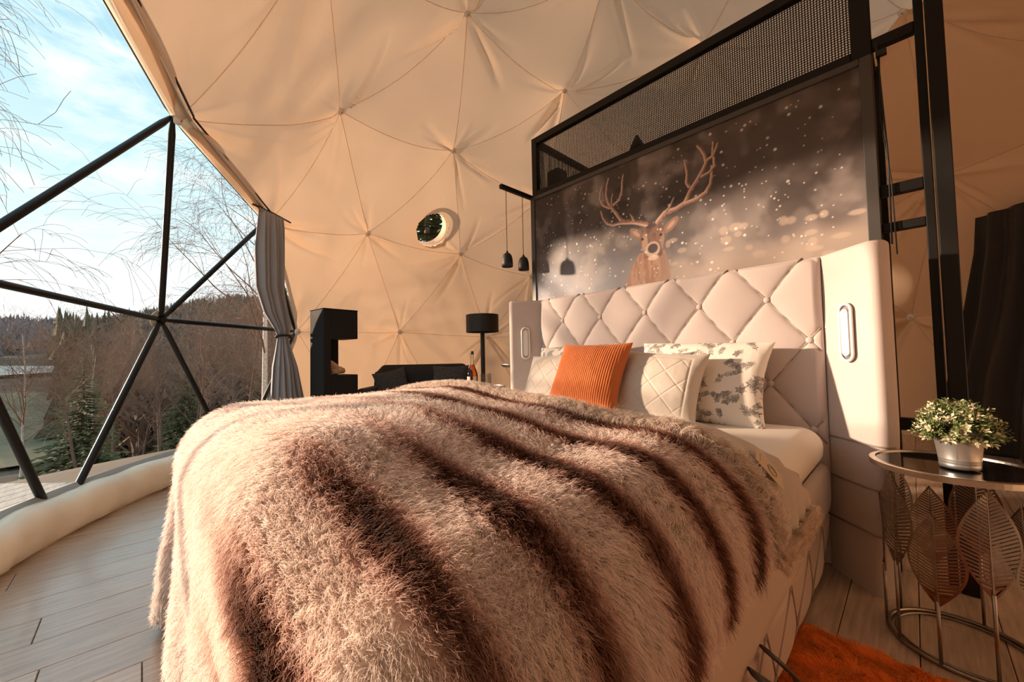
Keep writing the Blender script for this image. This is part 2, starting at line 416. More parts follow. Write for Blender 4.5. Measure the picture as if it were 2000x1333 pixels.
# ------------------------------------------------------------------ floor planks
def build_floor():
    th = np.linspace(0, 2*PI, 65)[:-1]; rf = 3.93
    ring = np.stack([CC[0]+rf*np.cos(th), CC[1]+rf*np.sin(th)], 1)
    top = np.c_[ring, np.full(64, -.014)]; bot = np.c_[ring, np.full(64, -.10)]
    fl = MB().add(np.concatenate([top, bot]), [tuple(range(64)), tuple(range(127, 63, -1))] + [(i, 64+i, 64+(i+1) % 64, (i+1) % 64) for i in range(64)]).build('floor', M_sub)
    struct(fl, 'wood-look plank floor of the dome')
    W = .205; L = 1.38; g = .0012; x = CC[0]-rf; k = 0; count = 0
    while x < CC[0]+rf:
        xm = x+W/2-CC[0]; hh = rf*rf-(abs(xm)-W/2)**2
        y0 = CC[1]-math.sqrt(max(hh, .02)); y1 = CC[1]+math.sqrt(max(hh, .02)); y = y0-random.uniform(0, L)
        while y < y1:
            a, b = max(y, y0), min(y+L, y1)
            if b-a > .05:
                lo = (x+g, a+g, -.014); hi = (x+W-g, b-g, 0)
                c = .0022
                v = [(lo[0], lo[1], -.014), (hi[0], lo[1], -.014), (hi[0], hi[1], -.014), (lo[0], hi[1], -.014),
                     (lo[0], lo[1], -c), (hi[0], lo[1], -c), (hi[0], hi[1], -c), (lo[0], hi[1], -c),
                     (lo[0]+c, lo[1]+c, 0), (hi[0]-c, lo[1]+c, 0), (hi[0]-c, hi[1]-c, 0), (lo[0]+c, hi[1]-c, 0)]
                f = [(8, 9, 10, 11)] + [(i, (i+1) % 4, 4+(i+1) % 4, 4+i) for i in range(4)] + [(4+i, 4+(i+1) % 4, 8+(i+1) % 4, 8+i) for i in range(4)]
                MB().add(v, f).build('plank', M_plank, fl)
            y += L
        x += W
build_floor()

# ------------------------------------------------------------------ padded skirt along the window
def build_skirt():
    a = np.radians(np.linspace(200, 316, 120)); rb = 3.83
    sec = [(0.00, .0), (-.035, .03), (-.05, .09), (-.045, .15), (-.02, .205), (.03, .235), (.08, .235), (.12, .21), (.14, .0)]
    G = []
    for i, t in enumerate(a):
        row = []
        for k, (dr, z) in enumerate(sec):
            ndl = .012*math.sin(t*37)+.010*math.sin(t*91+k)+.006*math.sin(t*173+2*k)
            r = rb+dr+(ndl if 0 < k < 7 else 0)
            row.append((CC[0]+r*math.cos(t), CC[1]+r*math.sin(t), z+(.006*math.sin(t*53) if 3 < k < 7 else 0)))
        G.append(row)
    sk = MB().grid(G).build('baseboard_window', M_skirt, smooth=True); struct(sk, 'cream padded vinyl skirt along the foot of the window')
    G = [[(CC[0]+r*math.cos(t), CC[1]+r*math.sin(t), z) for r, z in ((rb+.07, .226), (rb+.10, .262), (rb+.155, .245), (rb+.175, .05))] for t in a]
    MB().grid(G).build('grey_flap', M_band, sk, smooth=True)
build_skirt()

# ================================================================== PARTITION FRAME, MESH, PRINT
def build_partition():
    pf = thing('partition_frame', 'tall black steel partition frame with perforated top panel behind the bed', 'frame', (-1.2, 2.55, 0))
    XL, XR, Y = -2.302, -.077, 2.5
    bar = lambda n, lo, hi: MB().box(lo, hi).build(n, M_black, pf, bevel=.003, seg=1)
    bar('post', (XL, Y, 0), (XL+.055, Y+.055, 2.963)); bar('post', (XR-.075, Y, 0), (XR, Y+.06, 2.963))
    bar('top_rail', (XL+.055, Y, 2.905), (XR-.075, Y+.05, 2.963)); bar('lower_rail', (XL+.055, Y, 2.419), (XR-.075, Y+.05, 2.478))
    bar('side_rail', (XL+.002, Y+.055, 2.905), (XL+.05, 3.62, 2.955)); bar('side_rail', (XL+.002, Y+.055, 2.425), (XL+.05, 3.62, 2.475))
    bar('side_rail', (XR-.07, Y+.06, 2.905), (XR-.02, 3.62, 2.955))
    bar('post', (XL, 3.62, 0), (XL+.055, 3.675, 2.963)); bar('post', (XR-.075, 3.62, 0), (XR, 3.68, 2.963))
    bar('deck', (XL+.055, Y+.055, 2.425), (XR-.075, 3.62, 2.443))
    # right-hand bay
    bar('post', (.097, 2.45, 0), (.150, 2.50, 2.963)); bar('post', (.064, 2.503, 0), (.094, 2.535, 2.963))
    bar('cross_bar', (XR, 2.505, 2.455), (.064, 2.545, 2.505)); bar('cross_bar', (XR, 2.505, 1.735), (.064, 2.545, 1.785))
    bar('cross_bar', (XR, 2.505, 1.565), (.064, 2.545, 1.605)); bar('cross_bar', (XR, 2.505, .645), (.064, 2.545, .70))
    MB().tube([(XR+.016, 2.49, 2.47), (XR+.022, 2.485, 2.3), (XR+.034, 2.49, 1.9), (XR+.03, 2.49, 1.5)], .004, 6).build('cable', M_matte, pf, smooth=True)
    MB().tube([(XR+.024, 2.49, 2.40), (XR+.016, 2.487, 2.1), (XR+.04, 2.49, 1.8), (XR+.045, 2.49, 1.45)], .003, 6).build('cable', M_matte, pf, smooth=True)
    MB().box((XR+.012, 2.475, 2.395), (XR+.05, 2.50, 2.42)).build('clamp', M_matte, pf)
    # pendant arm
    bar('pendant_arm', (XL-.035, 2.13, 2.418), (XL+.0, 2.56, 2.452))
    # perforated sheets: real holes in a staggered grid
    def perforated(x0, x1, z0, z1, p, fn, name):
        nx = int((x1-x0)/p); nz = int((z1-z0)/p); px = (x1-x0)/nx; pz = (z1-z0)/nz; V = []; F = []; n = 0
        hx, hz = px*.33, pz*.33
        for i in range(nx):
            for j in range(nz):
                a = x0+i*px; b = z0+j*pz; cx = a+px*.5; cz = b+pz*.5
                o = [(a, b), (a+px, b), (a+px, b+pz), (a, b+pz)]
                h = [(cx-hx, cz-hz*.45), (cx-hx*.45, cz-hz), (cx+hx*.45, cz-hz), (cx+hx, cz-hz*.45), (cx+hx, cz+hz*.45), (cx+hx*.45, cz+hz), (cx-hx*.45, cz+hz), (cx-hx, cz+hz*.45)]
                V += [fn(*q) for q in o+h]
                F += [(n, n+1, n+6, n+5), (n+1, n+2, n+8, n+7), (n+2, n+3, n+10, n+9), (n+3, n, n+4, n+11), (n, n+5, n+4), (n+1, n+7, n+6), (n+2, n+9, n+8), (n+3, n+11, n+10)]
                n += 12
        MB().add(V, F).build(name, M_black, pf)
    perforated(XL+.05, XR-.072, 2.475, 2.908, .0125, lambda x, z: (x, Y+.026, z), 'perforated_panel')
    perforated(Y+.05, 3.62, 2.47, 2.91, .0135, lambda y, z: (XL+.026, y, z), 'perforated_panel')
build_partition()

def stroke(X, Z, pts, w0, w1):
    d = np.full(X.shape, 9.); n = len(pts)-1; s = np.zeros(X.shape)
    for i in range(n):
        (ax, az), (bx, bz) = pts[i], pts[i+1]; ex, ez = bx-ax, bz-az; t = np.clip(((X-ax)*ex+(Z-az)*ez)/(ex*ex+ez*ez+1e-12), 0, 1)
        w = w0+(w1-w0)*(i+t)/n
        q = np.hypot(X-ax-t*ex, Z-az-t*ez)/w; lat = ((X-ax)*ez-(Z-az)*ex)/np.hypot(ex, ez)/w
        m = q < d; d = np.where(m, q, d); s = np.where(m, lat, s)
    return d, s
def inpoly(X, Z, P):
    r = np.zeros(X.shape, bool); n = len(P)
    for i in range(n):
        (x1, z1), (x2, z2) = P[i], P[(i+1) % n]
        c = ((z1 > Z) != (z2 > Z)) & (X < (x2-x1)*(Z-z1)/(z2-z1+1e-12)+x1); r ^= c
    return r
def ell(X, Z, c, rx, rz, a=0):
    dx, dz = X-c[0], Z-c[1]; ca, sa = math.cos(a), math.sin(a); return np.hypot((dx*ca+dz*sa)/rx, (-dx*sa+dz*ca)/rz)
def build_print():
    X0, X1, Z0, Z1 = -2.262, -.118, 1.40, 2.392; nx, nz = 640, 300
    xs = np.linspace(X0, X1, nx); zs = np.linspace(Z0, Z1, nz); X, Z = np.meshgrid(xs, zs, indexing='ij')
    c8 = lambda *c: np.array(srgb(*c)[:3])
    dark = c8(88, 78, 75); mid = c8(122, 114, 112); blue = c8(116, 124, 142); pale = c8(168, 158, 153); cream = c8(186, 168, 154)
    n1 = fbm(X*5, Z*5, 3, 4); n2 = fbm(X*3+9, Z*3+4, 8, 3); n3 = vnoise(X*9, Z*9, 21)
    C = np.empty(X.shape+(3,)); h = (Z-1.5)/.9
    t = smooth(.62, .0, h + (n2-.5)*.5)[..., None]; C[:] = dark*(1-t)+mid*t
    t = smooth(.45, .05, h+(n1-.5)*.35)[..., None]*smooth(-.6, -1.7, X)[..., None]; C = C*(1-t*.7)+blue*t*.7
    blot = smooth(.50, .72, n1)*smooth(.30, .6, n2); C = C*(1-blot[..., None]*.6)+pale*blot[..., None]*.6
    b2 = smooth(.55, .75, fbm(X*8+3, Z*6+1, 61, 2)); C = C*(1-b2[..., None]*.35)+c8(160, 150, 148)*b2[..., None]*.35
    b3 = smooth(.55, .3, fbm(X*7+13, Z*7+5, 67, 2))*smooth(.1, .5, h); C = C*(1-b3[..., None]*.4)+c8(56, 48, 47)*b3[..., None]*.4
    gap = smooth(.42, .30, n1)*smooth(.25, .5, h); C = C*(1-gap[..., None]*.45)+c8(42, 36, 36)*gap[..., None]*.45
    band = .75*smooth(.20, .04, h-.05*np.sin(X*3)-(X+1.2)*.06+(n3-.5)*.08)*smooth(-1.55, -1.25, X+.0*Z)
    C = C*(1-band[..., None]*.85)+cream*band[..., None]*.85
    bl = smooth(.30, .05, h+(n3-.5)*.1)*smooth(-1.2, -1.6, X); C = C*(1-bl[..., None]*.4)+c8(150, 148, 152)*bl[..., None]*.4
    rg = np.random.default_rng(5)
    def put(mask, col, a=1.0):
        nonlocal C; m = (np.clip(mask, 0, 1)*a)[..., None]; C = C*(1-m)+np.array(col)*m
    for k in range(26):                                    # soft snow blobs
        c = (rg.uniform(-1.1, -.15), rg.uniform(1.5, 1.75)); put(smooth(1, .5, ell(X, Z, c, rg.uniform(.02, .05), rg.uniform(.015, .035))), cream, .7)
    # stag
    body = [(-1.287,1.714),(-1.108,1.70),(-1.081,1.60),(-1.070,1.40),(-1.42,1.40),(-1.385,1.53),(-1.347,1.627)]
    bm = inpoly(X, Z, body); fur = fbm(X*60, Z*14, 31, 3)
    put(bm*1.0, c8(168, 128, 106)); put(bm*smooth(.35, .7, fur), c8(196, 162, 140), .6); put(bm*smooth(-1.2, -1.09, X), c8(150, 128, 118), .55)
    for ear, ctr, ang in (('L', (-1.305, 1.855), -.75), ('R', (-1.062, 1.855), .72)):
        e = ell(X, Z, ctr, .066, .03, ang); put(smooth(1.05, .9, e), c8(150, 118, 102)); put(smooth(.75, .4, ell(X, Z, ctr, .06, .022, ang)), c8(196, 165, 148), .8)
    head = [(-1.252,1.896),(-1.206,1.906),(-1.152,1.896),(-1.114,1.856),(-1.102,1.802),(-1.114,1.737),(-1.126,1.672),(-1.16,1.655),(-1.25,1.665),(-1.270,1.738),(-1.284,1.793),(-1.272,1.853)]
    hm = inpoly(X, Z, head)*1.0; f2 = fbm(X*50, Z*22, 41, 3)
    put(hm, c8(138, 106, 92)); put(hm*smooth(.4, .7, f2), c8(92, 72, 66), .6); put(hm*smooth(1.0, .5, ell(X, Z, (-1.245, 1.77), .03, .09)), c8(206, 172, 150), .7)
    put(hm*smooth(1.0, .5, ell(X, Z, (-1.12, 1.76), .02, .08)), c8(190, 160, 142), .5)
    put(smooth(1.05, .85, ell(X, Z, (-1.192, 1.722), .053, .055)), c8(214, 190, 172), .9); put(smooth(1.0, .8, ell(X, Z, (-1.19, 1.728), .040, .036)), c8(84, 72, 70))
    put(smooth(1, .7, ell(X, Z, (-1.19, 1.665), .045, .02)), c8(226, 200, 180), .9)
    for e in ((-1.262, 1.807), (-1.131, 1.807)): put(smooth(1, .6, ell(X, Z, e, .012, .012)), c8(45, 35, 32))
    put(smooth(1, .6, ell(X, Z, (-1.195, 1.885), .05, .022)), c8(80, 64, 58), .8)
    ant = [([(-1.148,1.899),(-1.098,1.945),(-1.023,1.949),(-.965,1.973),(-.932,2.036),(-.891,2.087),(-.851,2.144),(-.831,2.184),(-.84,2.236),(-.861,2.28),(-.879,2.307)], .017, .006),
      ([(-.966,1.965),(-.895,1.975),(-.842,1.998),(-.811,2.043),(-.802,2.095),(-.801,2.149)], .013, .006), ([(-.86,2.104),(-.815,2.115),(-.786,2.143),(-.787,2.199)], .009, .006),
      ([(-.82,2.196),(-.794,2.209),(-.775,2.241),(-.763,2.275)], .009, .004), ([(-.793,2.225),(-.788,2.293)], .006, .004),
      ([(-.938,2.07),(-.953,2.1),(-.947,2.147),(-.953,2.206),(-.958,2.245)], .010, .005), ([(-1.098,1.945),(-1.063,1.977),(-1.036,2.028)], .010, .004),
      ([(-1.233,1.905),(-1.298,1.935),(-1.346,1.953),(-1.415,1.976),(-1.454,2.038),(-1.494,2.097),(-1.524,2.144),(-1.538,2.206),(-1.531,2.271),(-1.513,2.322)], .016, .005),
      ([(-1.515,2.103),(-1.568,2.138),(-1.591,2.193),(-1.587,2.241),(-1.571,2.279)], .010, .005), ([(-1.477,2.111),(-1.43,2.134),(-1.407,2.192),(-1.403,2.255),(-1.393,2.307)], .010, .005),
      ([(-1.493,2.125),(-1.493,2.163),(-1.482,2.197)], .006, .003), ([(-1.307,1.938),(-1.425,1.965),(-1.488,1.967),(-1.54,1.991),(-1.571,2.042),(-1.586,2.095)], .012, .005),
      ([(-1.321,1.955),(-1.335,1.986),(-1.348,2.008)], .009, .004)]
    for pts, w0, w1 in ant:
        d, s = stroke(X, Z, pts, w0*1.15, w1*1.2); m = smooth(1.1, .8, d); g = fbm(X*70, Z*70, 51, 2)
        put(m, c8(165, 122, 104)); put(m*smooth(.2, -.5, s), c8(226, 198, 182), .9); put(m*smooth(.3, .9, s), c8(84, 58, 52), .75); put(m*smooth(.5, .75, g), c8(200, 168, 152), .4)
    for k in range(330):                                   # falling snow
        c = (rg.uniform(-2.2, -.2), rg.uniform(1.5, 2.35)); r = rg.choice([.0035, .005, .008], p=[.5, .35, .15])
        i0 = int((c[0]-X0)/(X1-X0)*nx); j0 = int((c[1]-Z0)/(Z1-Z0)*nz); a = slice(max(0, i0-6), i0+7); b = slice(max(0, j0-6), j0+7)
        m = (smooth(1.3, .6, ell(X[a, b], Z[a, b], c, r, r))*rg.uniform(.5, 1))[..., None]; C[a, b] = C[a, b]*(1-m)+c8(235, 228, 222)*m
    pp = thing('picture_panel', 'large photo print of a stag with antlers in falling snow behind the headboard', 'picture', (-1.19, 2.48, 1.40))
    P = np.stack([X, np.full(X.shape, 2.4815), Z], -1)
    MB().grid(P).build('printed_sheet', mat_attr('stag_print', .45), pp, col=C.reshape(-1, 3), smooth=True)
    MF = mat('picture_border', (.060, .055, .052, 1), .35)
    bar = lambda lo, hi: MB().box(lo, hi).build('border', MF, pp, bevel=.003, seg=1)
    bar((-2.30, 2.470, 1.38), (-2.256, 2.497, 2.418)); bar((-.124, 2.470, 1.38), (-.078, 2.497, 2.418)); bar((-2.256, 2.470, 2.386), (-.124, 2.497, 2.418))
    MB().box((-2.256, 2.484, 1.39), (-.124, 2.496, 2.386)).build('backing_board', M_matte, pp)
build_print()

def build_pendants():
    for (y, lab) in ((2.19, 'small black dome pendant lamp hanging further left of the pair'), (2.385, 'small black dome pendant lamp hanging closest to the stag print')):
        x = -2.317; zb = 1.765
        t = thing('pendant_lamp', lab, 'lamp', (x, y, zb), 'pendant lamps beside the stag print')
        MB().tube([(x, y, zb+.125), (x, y, 2.42)], .0028, 6).build('cord', M_matte, t)
        pr = [(.006, .135), (.010, .125), (.013, .116), (.026, .110), (.037, .095), (.044, .07), (.047, .03), (.047, 0), (.044, 0), (.043, .03), (.040, .068), (.024, .10), (0, .105)]
        sh = MB().lathe(pr, 24, (x, y, zb)).build('shade', M_matte, t, smooth=True)
        MB().ball((x, y, zb+.05), .02, 10, 6).build('bulb', M_white, sh, smooth=True)
build_pendants()
def build_top_items():
    x, y, z = -2.175, 2.70, 2.443
    t = thing('loudspeaker', 'black loudspeaker standing behind the perforated panel', 'speaker', (x, y, z))
    MB().box((x-.075, y-.07, z), (x+.075, y+.07, z+.25)).build('cabinet', M_matte, t, bevel=.03, seg=3)
    MB().lathe([(0, .004), (.05, .004), (.058, 0)], 20).v
    m = MB().lathe([(0, .0), (.035, .004), (.052, .010), (.058, 0)], 20); m.v = [np.stack([v[:, 0]+x, y-.07-v[:, 2], v[:, 1]+z+.08], 1) for v in m.v]
    m.build('woofer', M_sofa, t, smooth=True)
    x, y = -1.37, 2.66
    t = thing('spotlight', 'small black cone spotlight behind the perforated panel', 'lamp', (x, y, z))
    MB().lathe([(.035, 0), (.035, .02), (.012, .03), (.012, .10), (0, .10)], 16, (x, y, z)).build('stand', M_matte, t, smooth=True)
    MB().lathe([(.0, .215), (.012, .21), (.05, .13), (.058, .10), (.0, .11)], 20, (x, y, z)).build('cone', M_matte, t, smooth=True)
build_top_items()

# ================================================================== BED
HX0, HX1, HT = -2.07, -.29, 1.468
def tuft(x, z): 
    p = (x+.51)/.334; q = (z-1.28)/.428; a = p+q; b = p-q
    return .034*np.power(np.abs(np.sin(PI*a)*np.sin(PI*b))+1e-6, .26)
def build_bed():
    bed = thing('bed', 'greige velvet upholstered bed with tufted winged headboard', 'bed', (-1.18, 1.2, 0))
    # headboard centre panel
    nx, nz = 300, 170; x = np.linspace(HX0, HX1, nx); u = np.linspace(.40, HT+.10, nz); X, Uu = np.meshgrid(x, u, indexing='ij')
    Zc = np.minimum(Uu, HT-.03); over = np.clip(Uu-(HT-.03), 0, None); th = np.clip(over/.04, 0, PI/2)
    edge = np.clip(np.minimum(X-HX0, HX1-X)/.03, 0, 1)**.5
    tz = tuft(X, Uu)*edge
    Y = 2.325-tz*np.cos(th)*1.0 + .04*(1-np.cos(th)) + np.clip(over-.0628, 0, None); Z = Zc+.032*np.sin(th)
    MB().grid(np.stack([X, Y, Z], -1)).build('headboard_panel', M_velvet, bed, smooth=True)
    MB().box((HX0-.02, 2.36, .0), (HX1+.02, 2.44, HT-.012)).build('headboard_back', M_velvet, bed, bevel=.01)
    # diagonal cords and buttons
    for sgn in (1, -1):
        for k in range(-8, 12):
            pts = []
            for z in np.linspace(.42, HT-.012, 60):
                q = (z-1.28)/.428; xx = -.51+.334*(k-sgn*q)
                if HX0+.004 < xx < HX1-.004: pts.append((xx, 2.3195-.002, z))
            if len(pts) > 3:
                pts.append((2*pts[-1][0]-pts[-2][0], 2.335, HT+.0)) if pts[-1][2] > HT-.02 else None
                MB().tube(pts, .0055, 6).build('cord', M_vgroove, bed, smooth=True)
    for r in range(6):
        z = 1.28-.214*r; off = 0 if r % 2 == 0 else .167
        for k in range(-6, 3):
            xx = -.51+off+.334*k
            if HX0+.03 < xx < HX1-.02 and z > .55:
                MB().ball((xx, 2.315, z), .0165, 12, 8, (1, .65, 1)).build('button', M_velvet, bed, smooth=True)
    # wings
    for s, (cx, cy), (fx, fy) in ((1, (-.292, 2.335), (-.100, 2.145)), (-1, (-2.068, 2.335), (-2.260, 2.145))):
        d = np.array([fx-cx, fy-cy]); L = np.linalg.norm(d); d = d/L; n = np.array([d[1], -d[0]]) if s < 0 else np.array([-d[1], d[0]])   # n: back side of the slab
        if n @ np.array([0, 1.]) < 0: n = -n
        th = .088
        nz = 40; rows = []
        sec = []
        rr = .030
        A = np.array([cx, cy]) - d*.02
        prof = [(0, 0), (L+.02-rr*1.0, 0)] + [(L+.02-rr+rr*math.sin(a), rr-rr*math.cos(a)) for a in np.radians([20, 40, 60, 80, 90])] + [(L+.02, th-rr)] + [(L+.02-rr+rr*math.cos(a), th-rr+rr*math.sin(a)) for a in np.radians([20, 45, 70, 90])] + [(0, th)]
        for z in list(np.linspace(0, HT-.022, 26)) + [HT-.012, HT-.005, HT-.001]:
            sh = 0 if z < HT-.02 else (z-(HT-.02))**2*25
            tp = .045*smooth(.75, 0.0, np.array(z))
            row = []
            for (a, b) in prof:
                a2 = a*(1-tp/ (L)) if a > .05 else a
                puff = -.010*math.sin(PI*min(max(a/(L), 0), 1))*(1 if b < .01 else 0)
                for zs in (.24, .42, .60):
                    puff += .006*math.exp(-((z-zs)/.012)**2)*(1 if b < .03 else 0)
                bb = b+puff+ (sh if b < th/2 else -sh); p = A+d*(a2-sh)+n*bb; row.append((p[0], p[1], z))
            rows.append(row)
        m = MB().grid(rows); m.f.append(tuple(m.n-len(prof)+i for i in range(len(prof))))
        wing = m.build('headboard_wing', M_velvet, bed, smooth=True)
        wing.data.polygons[-1].use_smooth = False
        # stitched seams on the lower wing
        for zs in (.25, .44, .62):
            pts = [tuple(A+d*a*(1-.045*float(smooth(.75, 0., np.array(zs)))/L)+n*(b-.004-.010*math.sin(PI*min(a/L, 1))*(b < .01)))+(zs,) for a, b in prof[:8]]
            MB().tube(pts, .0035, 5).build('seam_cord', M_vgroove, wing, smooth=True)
        # recessed reading light
        zc = 1.093 if s > 0 else 1.12; mid = A+d*(L*.56+.01); hz = .125; hw = .030
        def pill(r, dz, off, k=10):
            out = []
            for a in np.linspace(-PI/2, PI/2, k): out.append((r*math.sin(a), dz+r*math.cos(a)))
            for a in np.linspace(PI/2, 3*PI/2, k): out.append((r*math.sin(a), -dz+r*math.cos(a)))
            return [tuple(mid+d*q[0]+n*off)+(zc+q[1],) for q in out]
        P = pill(hw, hz-hw, -.014)
        MB().tube(P, .0065, 8, closed=True).build('light_bezel', M_white, wing, smooth=True)
        P = pill(hw-.004, hz-hw, -.010); MB().add(P, [tuple(range(len(P)))]).build('light_recess', M_alu, wing)
        P1 = pill(hw*.62, hz-hw*1.35, -.020); P0 = pill(hw*.62, hz-hw*1.35, -.008); k = len(P1)
        MB().add(P1+P0, [tuple(range(k))]+[(i, (i+1) % k, k+(i+1) % k, k+i) for i in range(k)]).build('light_lens', M_white, wing)
    # base: smooth upper band and diamond-stitched lower band (right side detailed)
    Yv = np.linspace(.10, 2.27, 220); prof = [(-.33, .03)]+[(-.325+.02*t, .03+.235*t) for t in np.linspace(.1, 1, 22)]+[(-.300, .275), (-.293, .29), (-.287, .33), (-.285, .40), (-.288, .46), (-.296, .485), (-.32, .495)]
    G = []
    for yy in Yv:
        row = []
        for xx, zz in prof:
            b = 0
            if zz < .27:
                p = yy/.30; q = (zz-.27)/.40
                b = .011*float(np.power(abs(math.sin(PI*(p+q))*math.sin(PI*(p-q)))+1e-6, .4))
            row.append((xx+b, yy, zz))
        G.append(row)
    MB().grid(G).build('side_panel', mat('base_velvet', (.60, .49, .39, 1), .78, bump=.12, bscale=300, sheen=.3), bed, smooth=True)
    MB().box((-2.06, .12, .03), (-.335, 2.30, .49)).build('base_box', M_velvet, bed, bevel=.02)
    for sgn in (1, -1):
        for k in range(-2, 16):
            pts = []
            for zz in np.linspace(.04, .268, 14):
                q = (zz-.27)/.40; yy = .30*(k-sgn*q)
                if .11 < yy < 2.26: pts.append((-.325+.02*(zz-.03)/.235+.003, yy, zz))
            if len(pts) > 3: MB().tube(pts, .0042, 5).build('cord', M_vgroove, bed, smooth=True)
    # storage pull straps
    MS = mat('strap_leather', (.085, .078, .072, 1), .4, var=.1)
    for y0, z0, y1, z1 in ((1.09, .30, 1.30, .07), (.985, .305, 1.15, .15)):
        pts = []
        for t in np.linspace(0, 1, 14): pts.append((-.277+.045*math.sin(PI*t), lerp(y0, y1, t), lerp(z0, z1, t)+.0*t))
        MB().tube(pts, .019, 8, flat=.3).build('pull_strap', MS, bed, smooth=True)
    return bed
build_bed()

def superbox(x0, x1, y0, y1, z0, z1, r, n=40, m=30, k=10, fn=None):
    """rounded slab: top and sides as one closed surface made from rings"""
    rings = []
    cx, cy = (x0+x1)/2, (y0+y1)/2
    def ring(ins, z, cr):
        pts = []; a0, a1, b0, b1 = x0+ins, x1-ins, y0+ins, y1-ins; cr = max(cr-ins, .01)
        for (qx, qy, st) in ((a1-cr, b1-cr, 0), (a0+cr, b1-cr, 90), (a0+cr, b0+cr, 180), (a1-cr, b0+cr, 270)):
            for a in np.radians(np.linspace(st, st+90, k)): pts.append((qx+cr*math.cos(a), qy+cr*math.sin(a), z))
        return pts
    for a in np.linspace(-PI/2, PI/2, 13):
        ins = r*(1-math.cos(a)); z = (z0+r if a < 0 else z1-r)+r*math.sin(a); rings.append(ring(ins, z, .10))
    for f in (.12, .25, .45, .7, .95): rings.append(ring(r+f*(min(x1-x0, y1-y0)/2-r), z1, .1))
    N = len(rings[0]); V = np.array([p for R_ in rings for p in R_]); F = []
    for i in range(len(rings)-1):
        for j in range(N): F.append((i*N+j, i*N+(j+1) % N, (i+1)*N+(j+1) % N, (i+1)*N+j))
    F.append(tuple((len(rings)-1)*N+j for j in range(N)))
    if fn: V = fn(V)
    return MB().add(V, F)
def build_mattress():
    t = thing('mattress', 'mattress in a cream fitted sheet on the upholstered base', 'mattress', (-1.18, 1.2, .49))
    superbox(-2.055, -.292, .14, 2.262, .497, .665, .075).build('fitted_sheet', M_sheet, t, smooth=True)
build_mattress()

# ------------------------------------------------------------------ drape used by the fur throw
TX0, TX1, TY0 = -1.93, -.485, .31          # flat top rectangle of the draped bedding
def ztop(x, y):
    return .835 + .022*np.sin((x+2.0)*2.1) + .012*np.sin(x*5.3+y*3.1) - .045*smooth(-.95, -.45, x) - .02*smooth(.7, .1, y) + .018*(fbm(x*3+5, y*3, 77, 2)-.5)
def drape(a, b, off=0.0):
    a = np.asarray(a, float); b = np.asarray(b, float)
    qx = np.clip(a, TX0, TX1); qy = np.maximum(b, TY0); ox = a-qx; oy = b-qy; L = np.hypot(ox, oy)+1e-9; nx = ox/L; ny = oy/L
    right = smooth(0, .5, nx)
    R = .20+.025*right
    R = R + off
    th = np.clip(L/R, 0, PI/2*.93); h = R*np.sin(th); drop = R*(1-np.cos(th)); rest = np.clip(L-R*PI/2*.93, 0, None)
    fold = (.028*np.sin((a*nx*0+np.arctan2(ny, nx))*9+.6)+.02*np.sin((a*(1-np.abs(nx))+b*(1-np.abs(ny)))*11))*np.clip(rest/.4, 0, 1)
    h = h+rest*(.06)*(1-right)+fold*(1-.7*right); drop = drop+rest*.985
    return np.stack([qx+nx*h, qy+ny*h, ztop(qx, qy)-drop+off], -1)
FOLD_Y = 1.03
A_L, A_R, B_F = TX0-.83, TX1+.385, TY0-.86
def fold_line(a):                       # where the fur ends and the folded-back reverse begins, as a function of cloth coordinate a
    return FOLD_Y + .03*np.sin(a*2.2) + .05*smooth(TX1-.1, A_R, a)
def stripe(a, b):
    bb = b + .035*(fbm(a*2.2, b*2.2, 5, 3)-.5)*2 + .012*(fbm(a*9, b*9, 15, 2)-.5)
    ph = (bb-.955)/.178
    s = .5+.5*np.cos(2*PI*ph); s = s**1.45
    s = s*(.70+.5*fbm(a*3.3+3, b*2, 25, 2))*(1-.74*smooth(-.5, -1.1, a)*smooth(.80, .42, b)); return np.clip(s*1.10-.13, 0, 1)
def furcol(a, b, jit):
    s = stripe(a, b)+jit
    cream = np.array([.97, .86, .80]); tan = np.array([.86, .65, .575]); brown = np.array([.33, .15, .10]); deep = np.array([.10, .048, .034])
    s = np.clip(s, 0, 1)[:, None]
    c = np.where(s < .4, lerp(cream, tan, s/.4), np.where(s < .75, lerp(tan, brown, (s-.4)/.35), lerp(brown, deep, (s-.75)/.25)))
    g = smooth(.55, .8, fbm(a*2.7+1, b*2.7+8, 63, 2))[:, None]*(1-s)
    return c*(1-g*.4)+np.array([.70, .67, .63])*g*.4
def mat_fur():
    m = bpy.data.materials.new('fur_strands'); m.use_nodes = True; nt = m.node_tree; L = nt.links.new
    b = nt.nodes['Principled BSDF']; b.inputs['Roughness'].default_value = .5; b.inputs['Specular IOR Level'].default_value = .3
    a = nt.nodes.new('ShaderNodeAttribute'); a.attribute_name = 'fcol'
    t = nt.nodes.new('ShaderNodeBsdfTranslucent'); mx = nt.nodes.new('ShaderNodeMixShader'); mx.inputs[0].default_value = .5
    L(a.outputs['Color'], b.inputs['Base Color']); L(a.outputs['Color'], t.inputs[0])
    L(b.outputs[0], mx.inputs[1]); L(t.outputs[0], mx.inputs[2]); L(mx.outputs[0], nt.nodes['Material Output'].inputs[0]); return m
M_fur = mat_fur()
